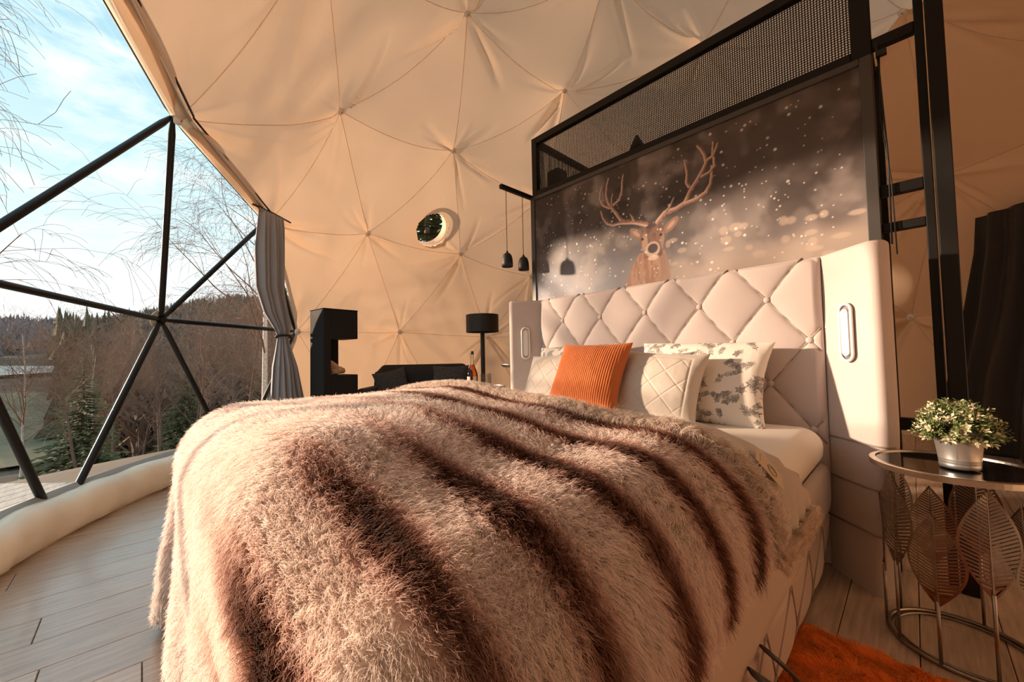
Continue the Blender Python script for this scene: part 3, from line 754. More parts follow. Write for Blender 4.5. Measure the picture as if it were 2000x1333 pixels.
def strands(name, parent, root, tip, mid, col, rad, jitter=.12, seg=4, tipw=.25):
    """hair-curve object; root, mid, tip: (n,3)"""
    n = len(root); k = seg+1; t = np.linspace(0, 1, k)[None, :, None]
    P = (1-t)**2*root[:, None]+2*t*(1-t)*mid[:, None]+t*t*tip[:, None]
    org = np.array(ORIGIN.get(parent.name, (0, 0, 0))); P = P-org
    cu = bpy.data.hair_curves.new(name); cu.add_curves([k]*n)
    cu.attributes['position'].data.foreach_set('vector', P.astype(np.float32).ravel())
    r = np.broadcast_to((np.asarray(rad).reshape(-1, 1)*np.linspace(1, tipw, k)[None]), (n, k)).astype(np.float32)
    ra = cu.attributes.get('radius') or cu.attributes.new('radius', 'FLOAT', 'POINT'); ra.data.foreach_set('value', r.ravel())
    ca = cu.attributes.new('fcol', 'FLOAT_COLOR', 'POINT'); c4 = np.ones((n, k, 4), np.float32)
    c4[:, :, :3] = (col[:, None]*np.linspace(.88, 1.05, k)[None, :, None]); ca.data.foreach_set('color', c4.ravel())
    cu.materials.append(M_fur); o = bpy.data.objects.new(name, cu); COL.objects.link(o); o.parent = parent; ORIGIN[o.name] = tuple(org)
    o['kind'] = 'stuff'; return o
def surf_frame(fn, a, b, e=.004):
    P = fn(a, b); Pa = fn(a+e, b)-fn(a-e, b); Pb = fn(a, b+e)-fn(a, b-e); N = np.cross(Pa, Pb); N = N/(np.linalg.norm(N, axis=1)[:, None]+1e-9)
    Ta = Pa/(np.linalg.norm(Pa, axis=1)[:, None]+1e-9); Tb = Pb/(np.linalg.norm(Pb, axis=1)[:, None]+1e-9); return P, N, Ta, Tb
def build_throw():
    th = thing('fur_throw', 'striped brown and cream faux fur throw spread over the bed', 'throw', (-1.2, .6, .66))
    # woven ground
    aa = np.concatenate([np.linspace(A_L, TX0, 60)[:-1], np.linspace(TX0, TX1, 80)[:-1], np.linspace(TX1, A_R, 50)])
    v = np.linspace(0, 1, 150); A, Vv = np.meshgrid(aa, v, indexing='ij'); B = B_F+(fold_line(A)-B_F)*Vv
    P = drape(A.ravel(), B.ravel()).reshape(A.shape+(3,))
    MB().grid(P).build('fur_ground', mat_attr('fur_ground', .9), th, smooth=True, col=furcol(A.ravel(), B.ravel(), 0)*.9)
    # pile
    n = 760000; r = RNG
    a = r.uniform(A_L, A_R, n); b = B_F+(fold_line(a)-B_F)*r.uniform(0, 1, n)
    P = drape(a, b); d = np.linalg.norm(P-np.array([0, 0, CAMZ]), axis=1)
    vis = ~((P[:, 0] < -2.12) & (P[:, 2] < .5) & (P[:, 1] > .35))            # far side of the bed is out of sight
    keep = vis & (r.random(n) < np.clip(.70/d, .2, 1.0)); a, b = a[keep], b[keep]
    P, N, Ta, Tb = surf_frame(drape, a, b); d = np.linalg.norm(P-np.array([0, 0, CAMZ]), axis=1); n = len(a)
    cell = .016; ca = (np.floor(a/cell)+.5+(hash2(np.floor(a/cell), np.floor(b/cell), 3)-.5)*.8)*cell; cb = (np.floor(b/cell)+.5+(hash2(np.floor(a/cell), np.floor(b/cell), 4)-.5)*.8)*cell
    ang = fbm(ca*4, cb*4, 90, 3)*5.0-2.0 + (hash2(np.floor(a/cell), np.floor(b/cell), 6)-.5)*.8
    flow = -Tb*np.cos(ang)[:, None]+Ta*np.sin(ang)[:, None]
    lie = .35+.6*fbm(a*6+2, b*6, 33, 2)
    Ln = .027*(.65+.7*r.random(n))*(.75+.5*fbm(a*5, b*5, 44, 2))*np.where(d < .6, .85, 1)
    pull = (Ta*(ca-a)[:, None]+Tb*(cb-b)[:, None])
    jit3 = r.normal(size=(n, 3))*.004
    tip = P + N*(Ln*(1-.45*lie))[:, None] + flow*(Ln*lie*1.0)[:, None] + pull*.30 + jit3
    tip[:, 2] -= Ln*.10
    mid = P + N*(Ln*.62)[:, None] + flow*(Ln*.18*lie)[:, None] + pull*.06
    col = furcol(a, b, (r.random(n)-.5)*.34)*(.80+.40*r.random(n))[:, None]
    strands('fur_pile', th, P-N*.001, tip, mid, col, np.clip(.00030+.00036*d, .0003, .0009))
    # folded-back reverse: velvet strip with a fluffy hem
    def outer(a): return fold_line(a)+.16+.27*smooth(TX1+.08, A_R+.06, a)
    AR2 = A_R+.05
    aa = np.concatenate([np.linspace(TX0-.30, TX0, 20)[:-1], np.linspace(TX0, TX1, 90)[:-1], np.linspace(TX1, AR2, 60)]); v = np.linspace(0, 1, 26)
    A, Vv = np.meshgrid(aa, v, indexing='ij'); B = fold_line(A)-.02+(outer(A)-fold_line(A)+.02)*Vv
    wav = .012*np.sin(B*70+A*9)*smooth(TX1+.05, A_R, A)
    P = drape(A.ravel(), B.ravel(), .012).reshape(A.shape+(3,)); P[..., 2] += -.02*smooth(.5, 1, Vv)*smooth(TX1-.05, TX1-.3, A); P[..., 0] += wav
    MB().grid(P).build('reverse_side', M_backing, th, smooth=True, solid=.006)
    def fluff(nm, n, sel, L, col, rad, off=.016):
        a, b = sel(n); f = lambda x, y: drape(x, y, off); P, N, Ta, Tb = surf_frame(f, a, b); n = len(a)
        cell = .011; ci = np.floor(a/cell); cj = np.floor(b/cell); an = hash2(ci, cj, 8)*6.3
        fl = Ta*np.cos(an)[:, None]+Tb*np.sin(an)[:, None]; Ln = L*(.6+.8*r.random(n))
        tip = P+N*(Ln*.75)[:, None]+fl*(Ln*.6)[:, None]+r.normal(size=(n, 3))*.003; mid = P+N*(Ln*.55)[:, None]-fl*(Ln*.12)[:, None]
        c = np.array(col)[None]*(.62+.65*r.random((n, 1)))
        strands(nm, th, P, tip, mid, c, rad)
    fluff('fluffy_hem', 42000, lambda n: (lambda a: (a, fold_line(a)+r.normal(size=n)*.017+.006))(r.uniform(TX0-.28, AR2, n)), .026, (.86, .74, .65), .0008)
    fluff('fluffy_hem', 9000, lambda n: (lambda b: (AR2+.0*b+r.normal(size=n)*.006, b))(fold_line(np.full(n, AR2))+r.uniform(0, 1, n)*(outer(np.array(AR2))-fold_line(np.array(AR2)))), .030, (.82, .68, .56), .0008)
build_throw()

# ================================================================== BEDDING
def floral(U, V, seed, dens=420):
    """grey sprig print on white cotton, in metres"""
    r = np.random.default_rng(seed); base = np.array(srgb(238, 230, 220)[:3]); ink = np.array(srgb(118, 112, 108)[:3])
    m = np.zeros(U.shape); u0, u1, v0, v1 = U.min(), U.max(), V.min(), V.max(); n = int((u1-u0)*(v1-v0)*dens)
    for k in range(n):
        c = np.array([r.uniform(u0, u1), r.uniform(v0, v1)]); ang = r.uniform(0, 2*PI); L = r.uniform(.03, .06)
        W = (np.abs(U-c[0]) < L*1.1) & (np.abs(V-c[1]) < L*1.1)
        if not W.any(): continue
        x = U[W]; y = V[W]; q = np.zeros(len(x)); cv = r.uniform(-1.2, 1.2); p = c-L/2*np.array([math.cos(ang), math.sin(ang)])
        pts = [p.copy()]
        for j in range(5): a = ang+cv*(j/5-.4); p = p+L/5*np.array([math.cos(a), math.sin(a)]); pts.append(p.copy())
        d, _ = stroke(x, y, pts, .0016, .001); q = np.maximum(q, smooth(1.6, .6, d)*.8)
        for j in range(1, 6):
            for sd in (1, -1):
                a = ang+cv*(j/5-.4)+sd*.9; cc = pts[j]+.008*np.array([math.cos(a), math.sin(a)])
                e = ell(x, y, cc, .0080, .0034, a); q = np.maximum(q, smooth(1.15, .8, e)*r.uniform(.45, 1))
        if r.random() < .45:
            for j in range(6):
                a = j*PI/3; cc = pts[-1]+.006*np.array([math.cos(a), math.sin(a)]); q = np.maximum(q, smooth(1.15, .75, ell(x, y, cc, .006, .0035, a))*.75)
        m[W] = np.maximum(m[W], q)
    return base*(1-m[..., None])+ink*m[..., None]
def pillow(c, w, h, th, lean, rz=0, roll=0, n=60, fn=None, pinch=.10, flop=0):
    """closed pillow mesh grid pair; local x across, y up the pillow, z out of its face"""
    u = np.linspace(-1, 1, n); U, V = np.meshgrid(u, u, indexing='ij')
    prof = np.power(np.clip((1-U**2)*(1-V**2), 0, 1), .42)
    X = w/2*U*(1-pinch*(1-np.abs(V)**2)*np.abs(U)**3); Yy = h/2*V*(1-pinch*(1-np.abs(U)**2)*np.abs(V)**3)
    wr = .006*(fbm(X*14+c[0]*9, Yy*14, 3, 3)-.5)*2*(1-prof*.5)
    parts = []
    Mx = np.array(Matrix.Rotation(rz, 3, 'Z') @ Matrix.Rotation(PI/2-lean, 3, 'X') @ Matrix.Rotation(roll, 3, 'Z'))
    for sd in (1, -1):
        Zz = sd*(th/2*prof+wr*prof)
        if fn is not None and sd == 1: Zz = Zz+fn(X, Yy)*np.clip(prof*1.5, 0, 1)
        P = np.stack([X, Yy, Zz], -1); P = P @ Mx.T + np.array(c)
        if flop: P[..., 2] -= flop*smooth(.2, 1, V)*U**2
        parts.append(P if sd == 1 else P[::-1])
    return parts, X, Yy
def add_pillow(name, label, c, w, h, th, lean, m, rz=0, roll=0, n=60, fn=None, print_seed=None, cat='pillow', group=None, pinch=.10, flop=0):
    parts, X, Y = pillow(c, w, h, th, lean, rz, roll, n, fn, pinch, flop); mb = MB(); mb.grid(parts[0]); mb.grid(parts[1]); col = None
    if print_seed is not None:
        f = floral(X, Y, print_seed); b = floral(X+5, Y, print_seed+1); col = np.concatenate([f.reshape(-1, 3), b[::-1].reshape(-1, 3)])
    o = mb.build(name, m, None, smooth=True, col=col); tag(o, label, cat, group); return o
M_floral = mat_attr('floral_cotton', .8, bump=.15, bscale=25)
def build_bedding():
    G = []
    # duvet: plump slab under the throw, one floral corner peeking out
    a = np.linspace(TX0-.10, TX1+.225, 120); b = np.linspace(.26, 1.24, 110); A, B = np.meshgrid(a, b, indexing='ij')
    Bx = B+.17*smooth(1.0, 1.24, B)*smooth(-.75, -.42, A)
    P = drape(A.ravel(), Bx.ravel(), -.035).reshape(A.shape+(3,)); t = smooth(1.10, 1.24, B); P[..., 2] = P[..., 2]*(1-t)+np.minimum(P[..., 2], .690)*t
    P[..., 2] += .005*np.sin(B*80+A*30)*t
    o = MB().grid(P).build('duvet', M_floral, smooth=True, col=floral(A, Bx, 77, 420).reshape(-1, 3), solid=.012); tag(o, 'floral printed duvet showing one corner under the folded fur throw', 'duvet')
    add_pillow('pillow', 'white floral pillow at the right end, leaning on the tufted headboard', (-.805, 2.125, .865), .68, .47, .17, .36, M_floral, roll=-.03, n=240, print_seed=3, group='floral pillows', flop=.015)
    add_pillow('pillow', 'white floral pillow at the left end, mostly hidden behind the cushions', (-1.62, 2.135, .875), .70, .47, .17, .34, M_floral, roll=.02, n=240, print_seed=12, group='floral pillows', flop=.015)
    def quiltfn(X, Y):
        p = X/.068; q = Y/.068; l = np.minimum(np.abs((p+q)/2-np.round((p+q)/2)), np.abs((p-q)/2-np.round((p-q)/2)))
        edge = np.minimum(.21-np.abs(X), .185-np.abs(Y)); return -.0032*np.exp(-(l/.03)**2)*smooth(.03, .06, edge)-.003*np.exp(-((edge-.035)/.005)**2)
    add_pillow('quilted_cushion', 'cream quilted velvet cushion to the right of the orange one', (-.945, 1.94, .845), .48, .40, .16, .42, M_quilt, rz=.05, roll=-.08, n=130, fn=quiltfn, cat='cushion', group='quilted velvet cushions')
    add_pillow('quilted_cushion', 'cream quilted velvet cushion to the left, behind the orange one', (-1.66, 1.96, .845), .48, .40, .16, .42, M_quilt, rz=-.05, roll=.06, n=130, fn=quiltfn, cat='cushion', group='quilted velvet cushions')
    def cord(X, Y): return .0035*np.abs(np.sin(X*PI/.0125))
    add_pillow('corduroy_cushion', 'burnt orange corduroy cushion in front of the other pillows', (-1.285, 1.82, .895), .46, .43, .15, .50, M_orange, rz=.03, roll=-.02, n=220, fn=cord, cat='cushion')
build_bedding()
def build_tag():
    MC = mat('kraft_card', (.62, .50, .36, 1), .8, var=.05); MI = mat('card_ink', (.22, .19, .15, 1), .8)
    c = np.array([-.245, 1.075, .735]); 
    P, N, Ta, Tb = surf_frame(lambda x, y: drape(x, y, .02), np.array([TX1+.245]), np.array([1.185])); c = P[0]+N[0]*.006; n = N[0]
    ux = Ta[0]*.93+Tb[0]*.37; ux /= np.linalg.norm(ux); uy = np.cross(n, ux)
    t = thing('care_card', 'small kraft paper care card lying on the folded throw', 'card', tuple(c))
    def put(x, y, z): return c+ux*x+uy*y+n*z
    hw, hh = .048, .030
    V = [put(x, y, z) for z in (0, .0012) for x, y in ((-hw, -hh), (hw, -hh), (hw, hh), (-hw, hh))]
    MB().add(V, [(3, 2, 1, 0), (4, 5, 6, 7), (0, 1, 5, 4), (1, 2, 6, 5), (2, 3, 7, 6), (3, 0, 4, 7)]).build('paper', MC, t)
    for r in (.017, .0135): MB().tube([put(.010+r*math.cos(a), r*math.sin(a), .0016) for a in np.linspace(0, 2*PI, 25)[:-1]], .0006, 4, closed=True).build('emblem', MI, t)
    MB().tube([put(.010-.008*math.cos(a), .009*math.sin(a)*math.cos(a*.5), .0016) for a in np.linspace(0, PI*1.6, 16)], .0007, 4).build('emblem', MI, t)
    MB().tube([put(-.034, y, .0016) for y in np.linspace(-.017, .017, 8)], .0006, 4).build('emblem', MI, t)
build_tag()

# ================================================================== RIGHT SIDE TABLE, PLANT, RUG
TC = (.078, 2.025); TZ = .615
def build_leaf_table():
    t = thing('side_table', 'round side table with pewter leaves under a dark glass top', 'table', (TC[0], TC[1], 0))
    x, y = TC
    ring = lambda r, z, n=64: [(x+r*math.cos(a), y+r*math.sin(a), z) for a in np.linspace(0, 2*PI, n+1)[:-1]]
    MB().lathe([(.196, 0), (.213, 0), (.213, .018), (.208, .020), (.196, .020), (.196, 0)], 72, (x, y, TZ-.020)).build('top_rim', M_chrome, t, smooth=False)
    MB().lathe([(0, 0), (.197, 0), (.197, .006), (0, .006)], 72, (x, y, TZ-.010)).build('glass_top', M_darkglass, t)
    MB().tube(ring(.185, .008), .0075, 8, closed=True).build('base_ring', M_leaf, t, smooth=True)
    MB().tube(ring(.165, .006), .004, 6, closed=True).build('base_ring', M_leaf, t, smooth=True)
    k = 10
    for i in range(k):
        a0 = math.radians(252+i*360/k); tall = i % 2 == 1; r = .188
        z0 = .255 if tall else .185; Ln = .335 if tall else .30; W = .070
        def on(s, z, dr=0): aa = a0+s/r; return (x+(r+dr)*math.cos(aa), y+(r+dr)*math.sin(aa), z)
        MB().tube([on(0, .008), on(0, z0+.02)], .0052, 6).build('stem', M_leaf, t, smooth=True)
        m = MB(); wid = lambda q: W*math.sin(PI*q**.95)**1.05 if 0 < q < 1 else 0
        qs = np.linspace(0.0, 1, 26)
        for sd in (1, -1):
            out = [on(sd*max(wid(q), .001), z0+Ln*q, .004*math.sin(PI*q)) for q in qs]
            inn = [on(sd*max(wid(q)-.007, .0005), z0+Ln*q, .004*math.sin(PI*q)) for q in qs]
            m.grid(np.stack([out, inn], 1))
            for q in np.linspace(.10, .93, 26):
                w = wid(q)-.004
                if w < .008: continue
                q2 = min(q+.10*w/W, .985); dz = .0105
                w2 = max(wid(q2)-.004, .004)
                m.add([on(sd*.002, z0+Ln*q), on(sd*w2, z0+Ln*q2, .004), on(sd*w2, z0+Ln*q2+dz*.74, .004), on(sd*.002, z0+Ln*q+dz*.74)], [(0, 1, 2, 3)])
            hs = np.linspace(0.0, .16, 6); m.grid(np.stack([[on(sd*.001, z0+Ln*q, -.002) for q in hs], [on(sd*max(wid(q), .001), z0+Ln*q, -.002) for q in hs]], 1))
        m.tube([on(0, z0+Ln*q, -.003) for q in np.linspace(0, 1, 10)], np.linspace(.0048, .002, 10), 6)
        m.build('leaf', M_leaf, t)
        if tall: MB().tube([on(0, z0+Ln-.01), on(.0, TZ-.018)], .004, 6).build('stem', M_leaf, t, smooth=True)
build_leaf_table()
def build_plant():
    px, py = .092, 1.985
    p = thing('plant_pot', 'galvanised zinc pail with a bushy green plant on the leaf table', 'plant', (px, py, TZ))
    pr = [(0, 0), (.046, 0), (.048, .003), (.0485, .014), (.0475, .017), (.0495, .020), (.0480, .024), (.050, .028), (.0495, .032), (.060, .118), (.062, .120), (.062, .124), (.058, .124), (.048, .035), (0, .03)]
    pail = MB().lathe(pr, 40, (px, py, TZ)).build('pail', M_zinc, p, smooth=True)
    a = math.radians(262); MB().tube([(px+(.0500+.0102*q)*math.cos(a), py+(.0500+.0102*q)*math.sin(a), TZ+.033+.086*q) for q in np.linspace(0, 1, 5)], .0011, 4).build('pail_seam', M_alu, pail)
    MB().lathe([(0, .108), (.057, .108)], 24, (px, py, TZ)).build('soil', M_sub, p)
    r = np.random.default_rng(9); V = []; F = []; C = []; n = 0; m = MB(); cols = []
    c0 = np.array([px, py, TZ+.125])
    for k in range(430):
        th = r.uniform(0, 2*PI); ph = math.acos(r.uniform(.02, 1)); rad = np.array([.115, .115, .105])*(.55+.45*r.random()**.5)
        d = np.array([math.sin(ph)*math.cos(th), math.sin(ph)*math.sin(th), math.cos(ph)]); tip = c0+d*rad-np.array([0, 0, .03*math.sin(ph)**4]); root = c0+d*rad*.25-np.array([0, 0, .015])
        pale = 1 if r.random() < .28 else 0; ax = tip-root; L = np.linalg.norm(ax); ax = ax/L
        s1 = np.cross(ax, r.normal(size=3)); s1 /= np.linalg.norm(s1); s2 = np.cross(ax, s1)
        for j in range(15):
            q = .45+.55*j/14; b = root+ax*L*q; aa = j*2.4; out = (s1*math.cos(aa)+s2*math.sin(aa)); l = .019*(1.1-.35*q)*r.uniform(.8, 1.2); dr = out*.78+ax*.62; dr /= np.linalg.norm(dr); w = np.cross(dr, ax); w /= np.linalg.norm(w)+1e-9; w = w*.0024*(1.6 if pale and q > .8 else 1)
            V += [b, b+dr*l*.55+w, b+dr*l, b+dr*l*.55-w]; F.append((n, n+1, n+2, n+3)); n += 4
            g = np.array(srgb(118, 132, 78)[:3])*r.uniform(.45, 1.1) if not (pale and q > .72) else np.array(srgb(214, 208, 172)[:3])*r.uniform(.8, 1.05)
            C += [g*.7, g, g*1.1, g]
    o = MB().add(V, F).build('foliage', mat_attr('plant_leaf', .55), p, col=np.array(C)); o['kind'] = 'stuff'
build_plant()
def build_rug():
    t = thing('shag_rug', 'burnt orange shag rug on the floor beside the bed', 'rug', (.1, 1.1, 0))
    x0, x1, y0, y1 = -.40, .55, .35, 1.765
    MO = mat('rug_ground', (.85, .28, .06, 1), .9)
    MB().box((x0, y0, 0), (x1, y1, .012)).build('rug_base', MO, t, bevel=.006)
    r = RNG; n = 60000; x = r.uniform(x0, x1, n); y = r.uniform(y0, y1, n); k = (x < .12) & (y > .9) | (r.random(n) < .35); x, y = x[k], y[k]; n = len(x)
    P = np.c_[x, y, np.full(n, .011)]; cell = .02; ci = np.floor(x/cell); cj = np.floor(y/cell); an = fbm(x*9, y*9, 12, 3)*14; L = .026*(.6+.7*r.random(n))
    fl = np.c_[np.cos(an), np.sin(an), np.zeros(n)]; up = np.array([0, 0, 1.])
    tip = P+fl*(L*.75)[:, None]+up*(L*.5)[:, None]+r.normal(size=(n, 3))*.003; mid = P+up*(L*.5)[:, None]+fl*(L*.2)[:, None]
    col = np.array([.92, .34, .07])*(.5+.7*fbm(x*22, y*22, 2, 2)+.25*r.random(n))[:, None]
    strands('rug_pile', t, P, tip, mid, col, .0011)
build_rug()

# ================================================================== FAR SIDE OF THE ROOM
def frame_M(o, u):                                   # matrix with x along u (2D), y to the back-left, z up
    u = np.array(u)/np.linalg.norm(u); w = np.array([-u[1], u[0]]); M = np.eye(4); M[:2, 0] = u; M[:2, 1] = w; M[:3, 3] = o; return M
def build_stove():
    M = frame_M((-4.594, 1.469, 0), (-.125, .992)); t = thing('fireplace', 'black steel c-shaped fireplace column open at the front', 'fireplace', (-4.75, 1.66, 0))
    b = lambda n, lo, hi: MB().box(lo, hi, M=M).build(n, M_matte2, t, bevel=.004, seg=1)
    M_matte2 = mat('stove_black', (.020, .019, .019, 1), .75, spec=.15)
    b('column', (0, 0, .0), (.085, .34, 1.6)); b('top_box', (.085, 0, 1.262), (.41, .34, 1.6)); b('base_box', (.085, 0, 0), (.41, .34, .836)); b('back_plate', (.085, .315, .836), (.33, .34, 1.262))
    b('top_plate', (-.006, -.006, 1.6), (.416, .346, 1.608))
    MW = mat('split_wood', (.58, .40, .25, 1), .8, var=.25, vscale=14, stretch=(3, 3, .6)); r = random.Random(4)
    logs = [((.13, .10, .874), (.31, .16, .885), .036, 'pale split log lying low at the right of the fireplace'), ((.12, .17, .872), (.20, .07, .88), .034, 'pale round log end facing out of the fireplace'),
            ((.115, .20, .93), (.27, .12, .90), .033, 'pale log leaning across the fireplace stack'), ((.12, .15, 1.0), (.22, .14, .935), .028, 'thin pale log on top of the fireplace stack')]
    for a, c, rad, lab in logs:
        pa = (M @ np.array([*a, 1]))[:3]; pc = (M @ np.array([*c, 1]))[:3]
        o = MB().tube([pa, pa*.5+pc*.5+np.array([0, 0, .003]), pc], [rad, rad*1.04, rad*.96], 9).build('firewood_log', MW, None, smooth=False); tag(o, lab, 'log', 'firewood in the fireplace')
build_stove()
def build_sofa():
    u = np.array([.70, .714]); o = np.array([-5.13, 2.29]); M = frame_M((o[0], o[1], 0), u); W = 1.34
    t = thing('sofa', 'small black sofa with curved back against the canvas wall', 'sofa', (-4.6, 2.7, 0))
    # local: x along the sofa, y backwards; front is -y
    def rb(n, lo, hi, bv): return MB().box(lo, hi, M=M).build(n, M_sofa, t, bevel=bv, seg=4)
    rows = []
    for x in np.linspace(0, W, 40):
        e = min(x, W-x); hz = .93-.10*(1-smooth(0, .13, np.array(e)))-.0; row = []
        for yy, z in ((0.0, .2), (0.0, .75), (.01, .85), (.04, 1), (.08, 1.0), (.13, .96), (.15, .8), (.15, .2)): row.append((x, yy, z*float(hz) if z > .5 else z))
        rows.append(row)
    G = np.array(rows); P = G.reshape(-1, 3) @ M[:3, :3].T + M[:3, 3]
    m = MB().grid(P.reshape(G.shape)); k = G.shape[1]; m.f.append(tuple(range(k))[::-1]); m.f.append(tuple(m.n-k+i for i in range(k))); m.build('backrest', M_sofa, t, smooth=True)
    rb('seat', (.10, -.62, .16), (W-.10, .0, .43), .05); rb('arm', (0, -.62, .12), (.13, .10, .66), .05); rb('arm', (W-.13, -.62, .12), (W, .10, .66), .05)
    for x in (.08, W-.08):
        for y in (-.55, .05): MB().lathe([(.02, 0), (.02, .16)], 8, tuple((M @ np.array([x, y, 0, 1]))[:3])).build('foot', M_matte, t)
    MG = mat('grey_cushion', (.045, .045, .048, 1), .9, bump=.6, bscale=60, var=.5, vscale=60)
    yawz = math.atan2(u[1], u[0])
    p = (M @ np.array([.30, -.14, .66, 1]))[:3]
    add_pillow('sofa_cushion', 'dark speckled cushion in the left corner of the black sofa', p, .44, .44, .14, .30, MG, rz=yawz+.35, roll=.22, n=40, cat='cushion', group='dark cushions on the sofa')
    p = (M @ np.array([1.07, -.16, .70, 1]))[:3]
    add_pillow('sofa_cushion', 'charcoal cushion with a white squiggle print at the right of the sofa', p, .50, .44, .14, .28, MG, rz=yawz-.1, roll=0, n=40, cat='cushion', group='dark cushions on the sofa')
build_sofa()
def build_lamp():
    x, y = -3.90, 3.212
    t = thing('floor_lamp', 'black floor lamp with a round drum shade beside the sofa', 'lamp', (x, y, 0))
    MB().lathe([(0, 0), (.15, 0), (.15, .015), (.02, .025), (0, .025)], 28, (x, y, 0)).build('base', M_matte, t)
    MB().lathe([(.028, .02), (.028, 1.42)], 14, (x, y, 0)).build('pole', M_matte, t, smooth=True)
    MB().lathe([(.205, 0), (.213, 0), (.213, .228), (.205, .228), (.205, 0)], 40, (x, y, 1.338)).build('shade', M_matte, t)
    MB().lathe([(0, 0), (.205, 0)], 28, (x, y, 1.54)).build('diffuser', M_matte, t)
    MB().lathe([(.012, 1.42), (.012, 1.46), (.03, 1.47), (.03, 1.50), (0, 1.53)], 12, (x, y, 0)).build('bulb_holder', M_matte, t, smooth=True)
build_lamp()
def build_left_tables():
    x, y, z, r = -2.725, 2.215, .752, .225
    t = thing('bedside_table', 'round grey metal table holding the bottle and tumbler', 'table', (x, y, 0))
    MT = mat('grey_tabletop', (.30, .28, .25, 1), .25, .4, var=.05)
    MB().lathe([(r-.015, -.022), (r, -.022), (r, 0), (r-.015, 0), (r-.015, -.022)], 48, (x, y, z)).build('rim', M_chrome, t)
    MB().lathe([(0, -.012), (r-.015, -.012), (r-.015, -.004), (0, -.004)], 48, (x, y, z)).build('table_top', MT, t)
    for k in range(4):
        a = .6+k*PI/2; MB().tube([(x+.2*math.cos(a), y+.2*math.sin(a), 0), (x+.2*math.cos(a), y+.2*math.sin(a), z-.02)], .008, 8).build('leg', M_chrome, t, smooth=True)
    MB().tube([(x+.2*math.cos(a), y+.2*math.sin(a), .01) for a in np.linspace(0, 2*PI, 33)[:-1]], .008, 6, closed=True).build('base_ring', M_chrome, t, smooth=True)
    x2, y2, z2 = -2.60, 2.615, .925
    t = thing('tray_table', 'taller silver tray table partly hidden behind the left headboard wing', 'table', (x2, y2, 0))
    MB().lathe([(0, 0), (.17, 0), (.195, .022), (.20, .022), (.20, .014), (.175, -.010), (0, -.010)], 40, (x2, y2, z2)).build('tray', M_chrome, t, smooth=True)
    MB().lathe([(.016, 0.02), (.016, z2-.01)], 12, (x2, y2, 0)).build('stem', M_chrome, t, smooth=True)
    MB().lathe([(0, 0), (.15, 0), (.15, .012), (.02, .022), (0, .022)], 28, (x2, y2, 0)).build('foot', M_chrome, t)
    bx, by, bz = -2.765, 2.15, z-.004
    t = thing('bottle', 'clear glass bottle of rose wine on the round grey table', 'bottle', (bx, by, bz))
    MGl = mat_clear('bottle_glass', (.93, .92, .90, 1), 1.0); MWn = mat_clear('rose_wine', (.93, .52, .26, 1), .6)
    body = [(0, 0), (.040, 0), (.046, .006), (.047, .03), (.049, .09), (.047, .12), (.036, .155), (.022, .185), (.0155, .21), (.014, .285), (.0165, .29), (.0165, .302), (.0135, .304)]
    gb = MB().lathe(body, 28, (bx, by, bz)).build('glass_body', MGl, t, smooth=True)
    wine = [(0, .004), (.043, .006), (.0445, .03), (.0465, .09), (.0445, .12), (.034, .153), (.020, .185), (.0165, .198), (0, .198)]
    MB().lathe(wine, 28, (bx, by, bz)).build('wine', MWn, t, smooth=True)
    MB().lathe([(.0145, .293), (.0145, .318), (.012, .322), (0, .322)], 16, (bx, by, bz)).build('cork', M_matte, t, smooth=True)
    ML = mat('bottle_label', (.80, .66, .54, 1), .7)
    for a0, a1 in ((255, 300), (330, 372)):
        G = [[(bx+rr*math.cos(math.radians(a)), by+rr*math.sin(math.radians(a)), bz+zz) for zz, rr in ((.035, .0485), (.06, .0497), (.095, .0502))] for a in np.linspace(a0, a1, 10)]
        MB().grid(G).build('paper_label', ML, gb, smooth=True)
    gx, gy = -2.675, 2.235; t = thing('tumbler', 'cut crystal tumbler beside the wine bottle', 'glass', (gx, gy, bz))
    MGc = mat_clear('crystal', (.93, .92, .89, 1), 2.2); n = 24
    th = np.arange(n)*2*PI/n; V = []; F = []
    zs = np.linspace(0, .118, 13)
    for i, zz in enumerate(zs):
        for j in range(n): rr = .044+(.0035 if (i+j) % 2 else -.001)*(0 < i < 12); V.append((gx+rr*math.cos(th[j]), gy+rr*math.sin(th[j]), bz+zz))
    for i in range(12):
        for j in range(n): F.append((i*n+j, i*n+(j+1) % n, (i+1)*n+(j+1) % n, (i+1)*n+j))
    m = MB().add(V, F); m.lathe([(.038, .118), (.036, .03), (0, .028)], n, (gx, gy, bz)); m.build('cut_body', MGc, t)
    MB().lathe([(0, 0), (.043, 0), (.043, .012), (0, .014)], 24, (gx, gy, bz)).build('glass_foot', MGc, t)
build_left_tables()

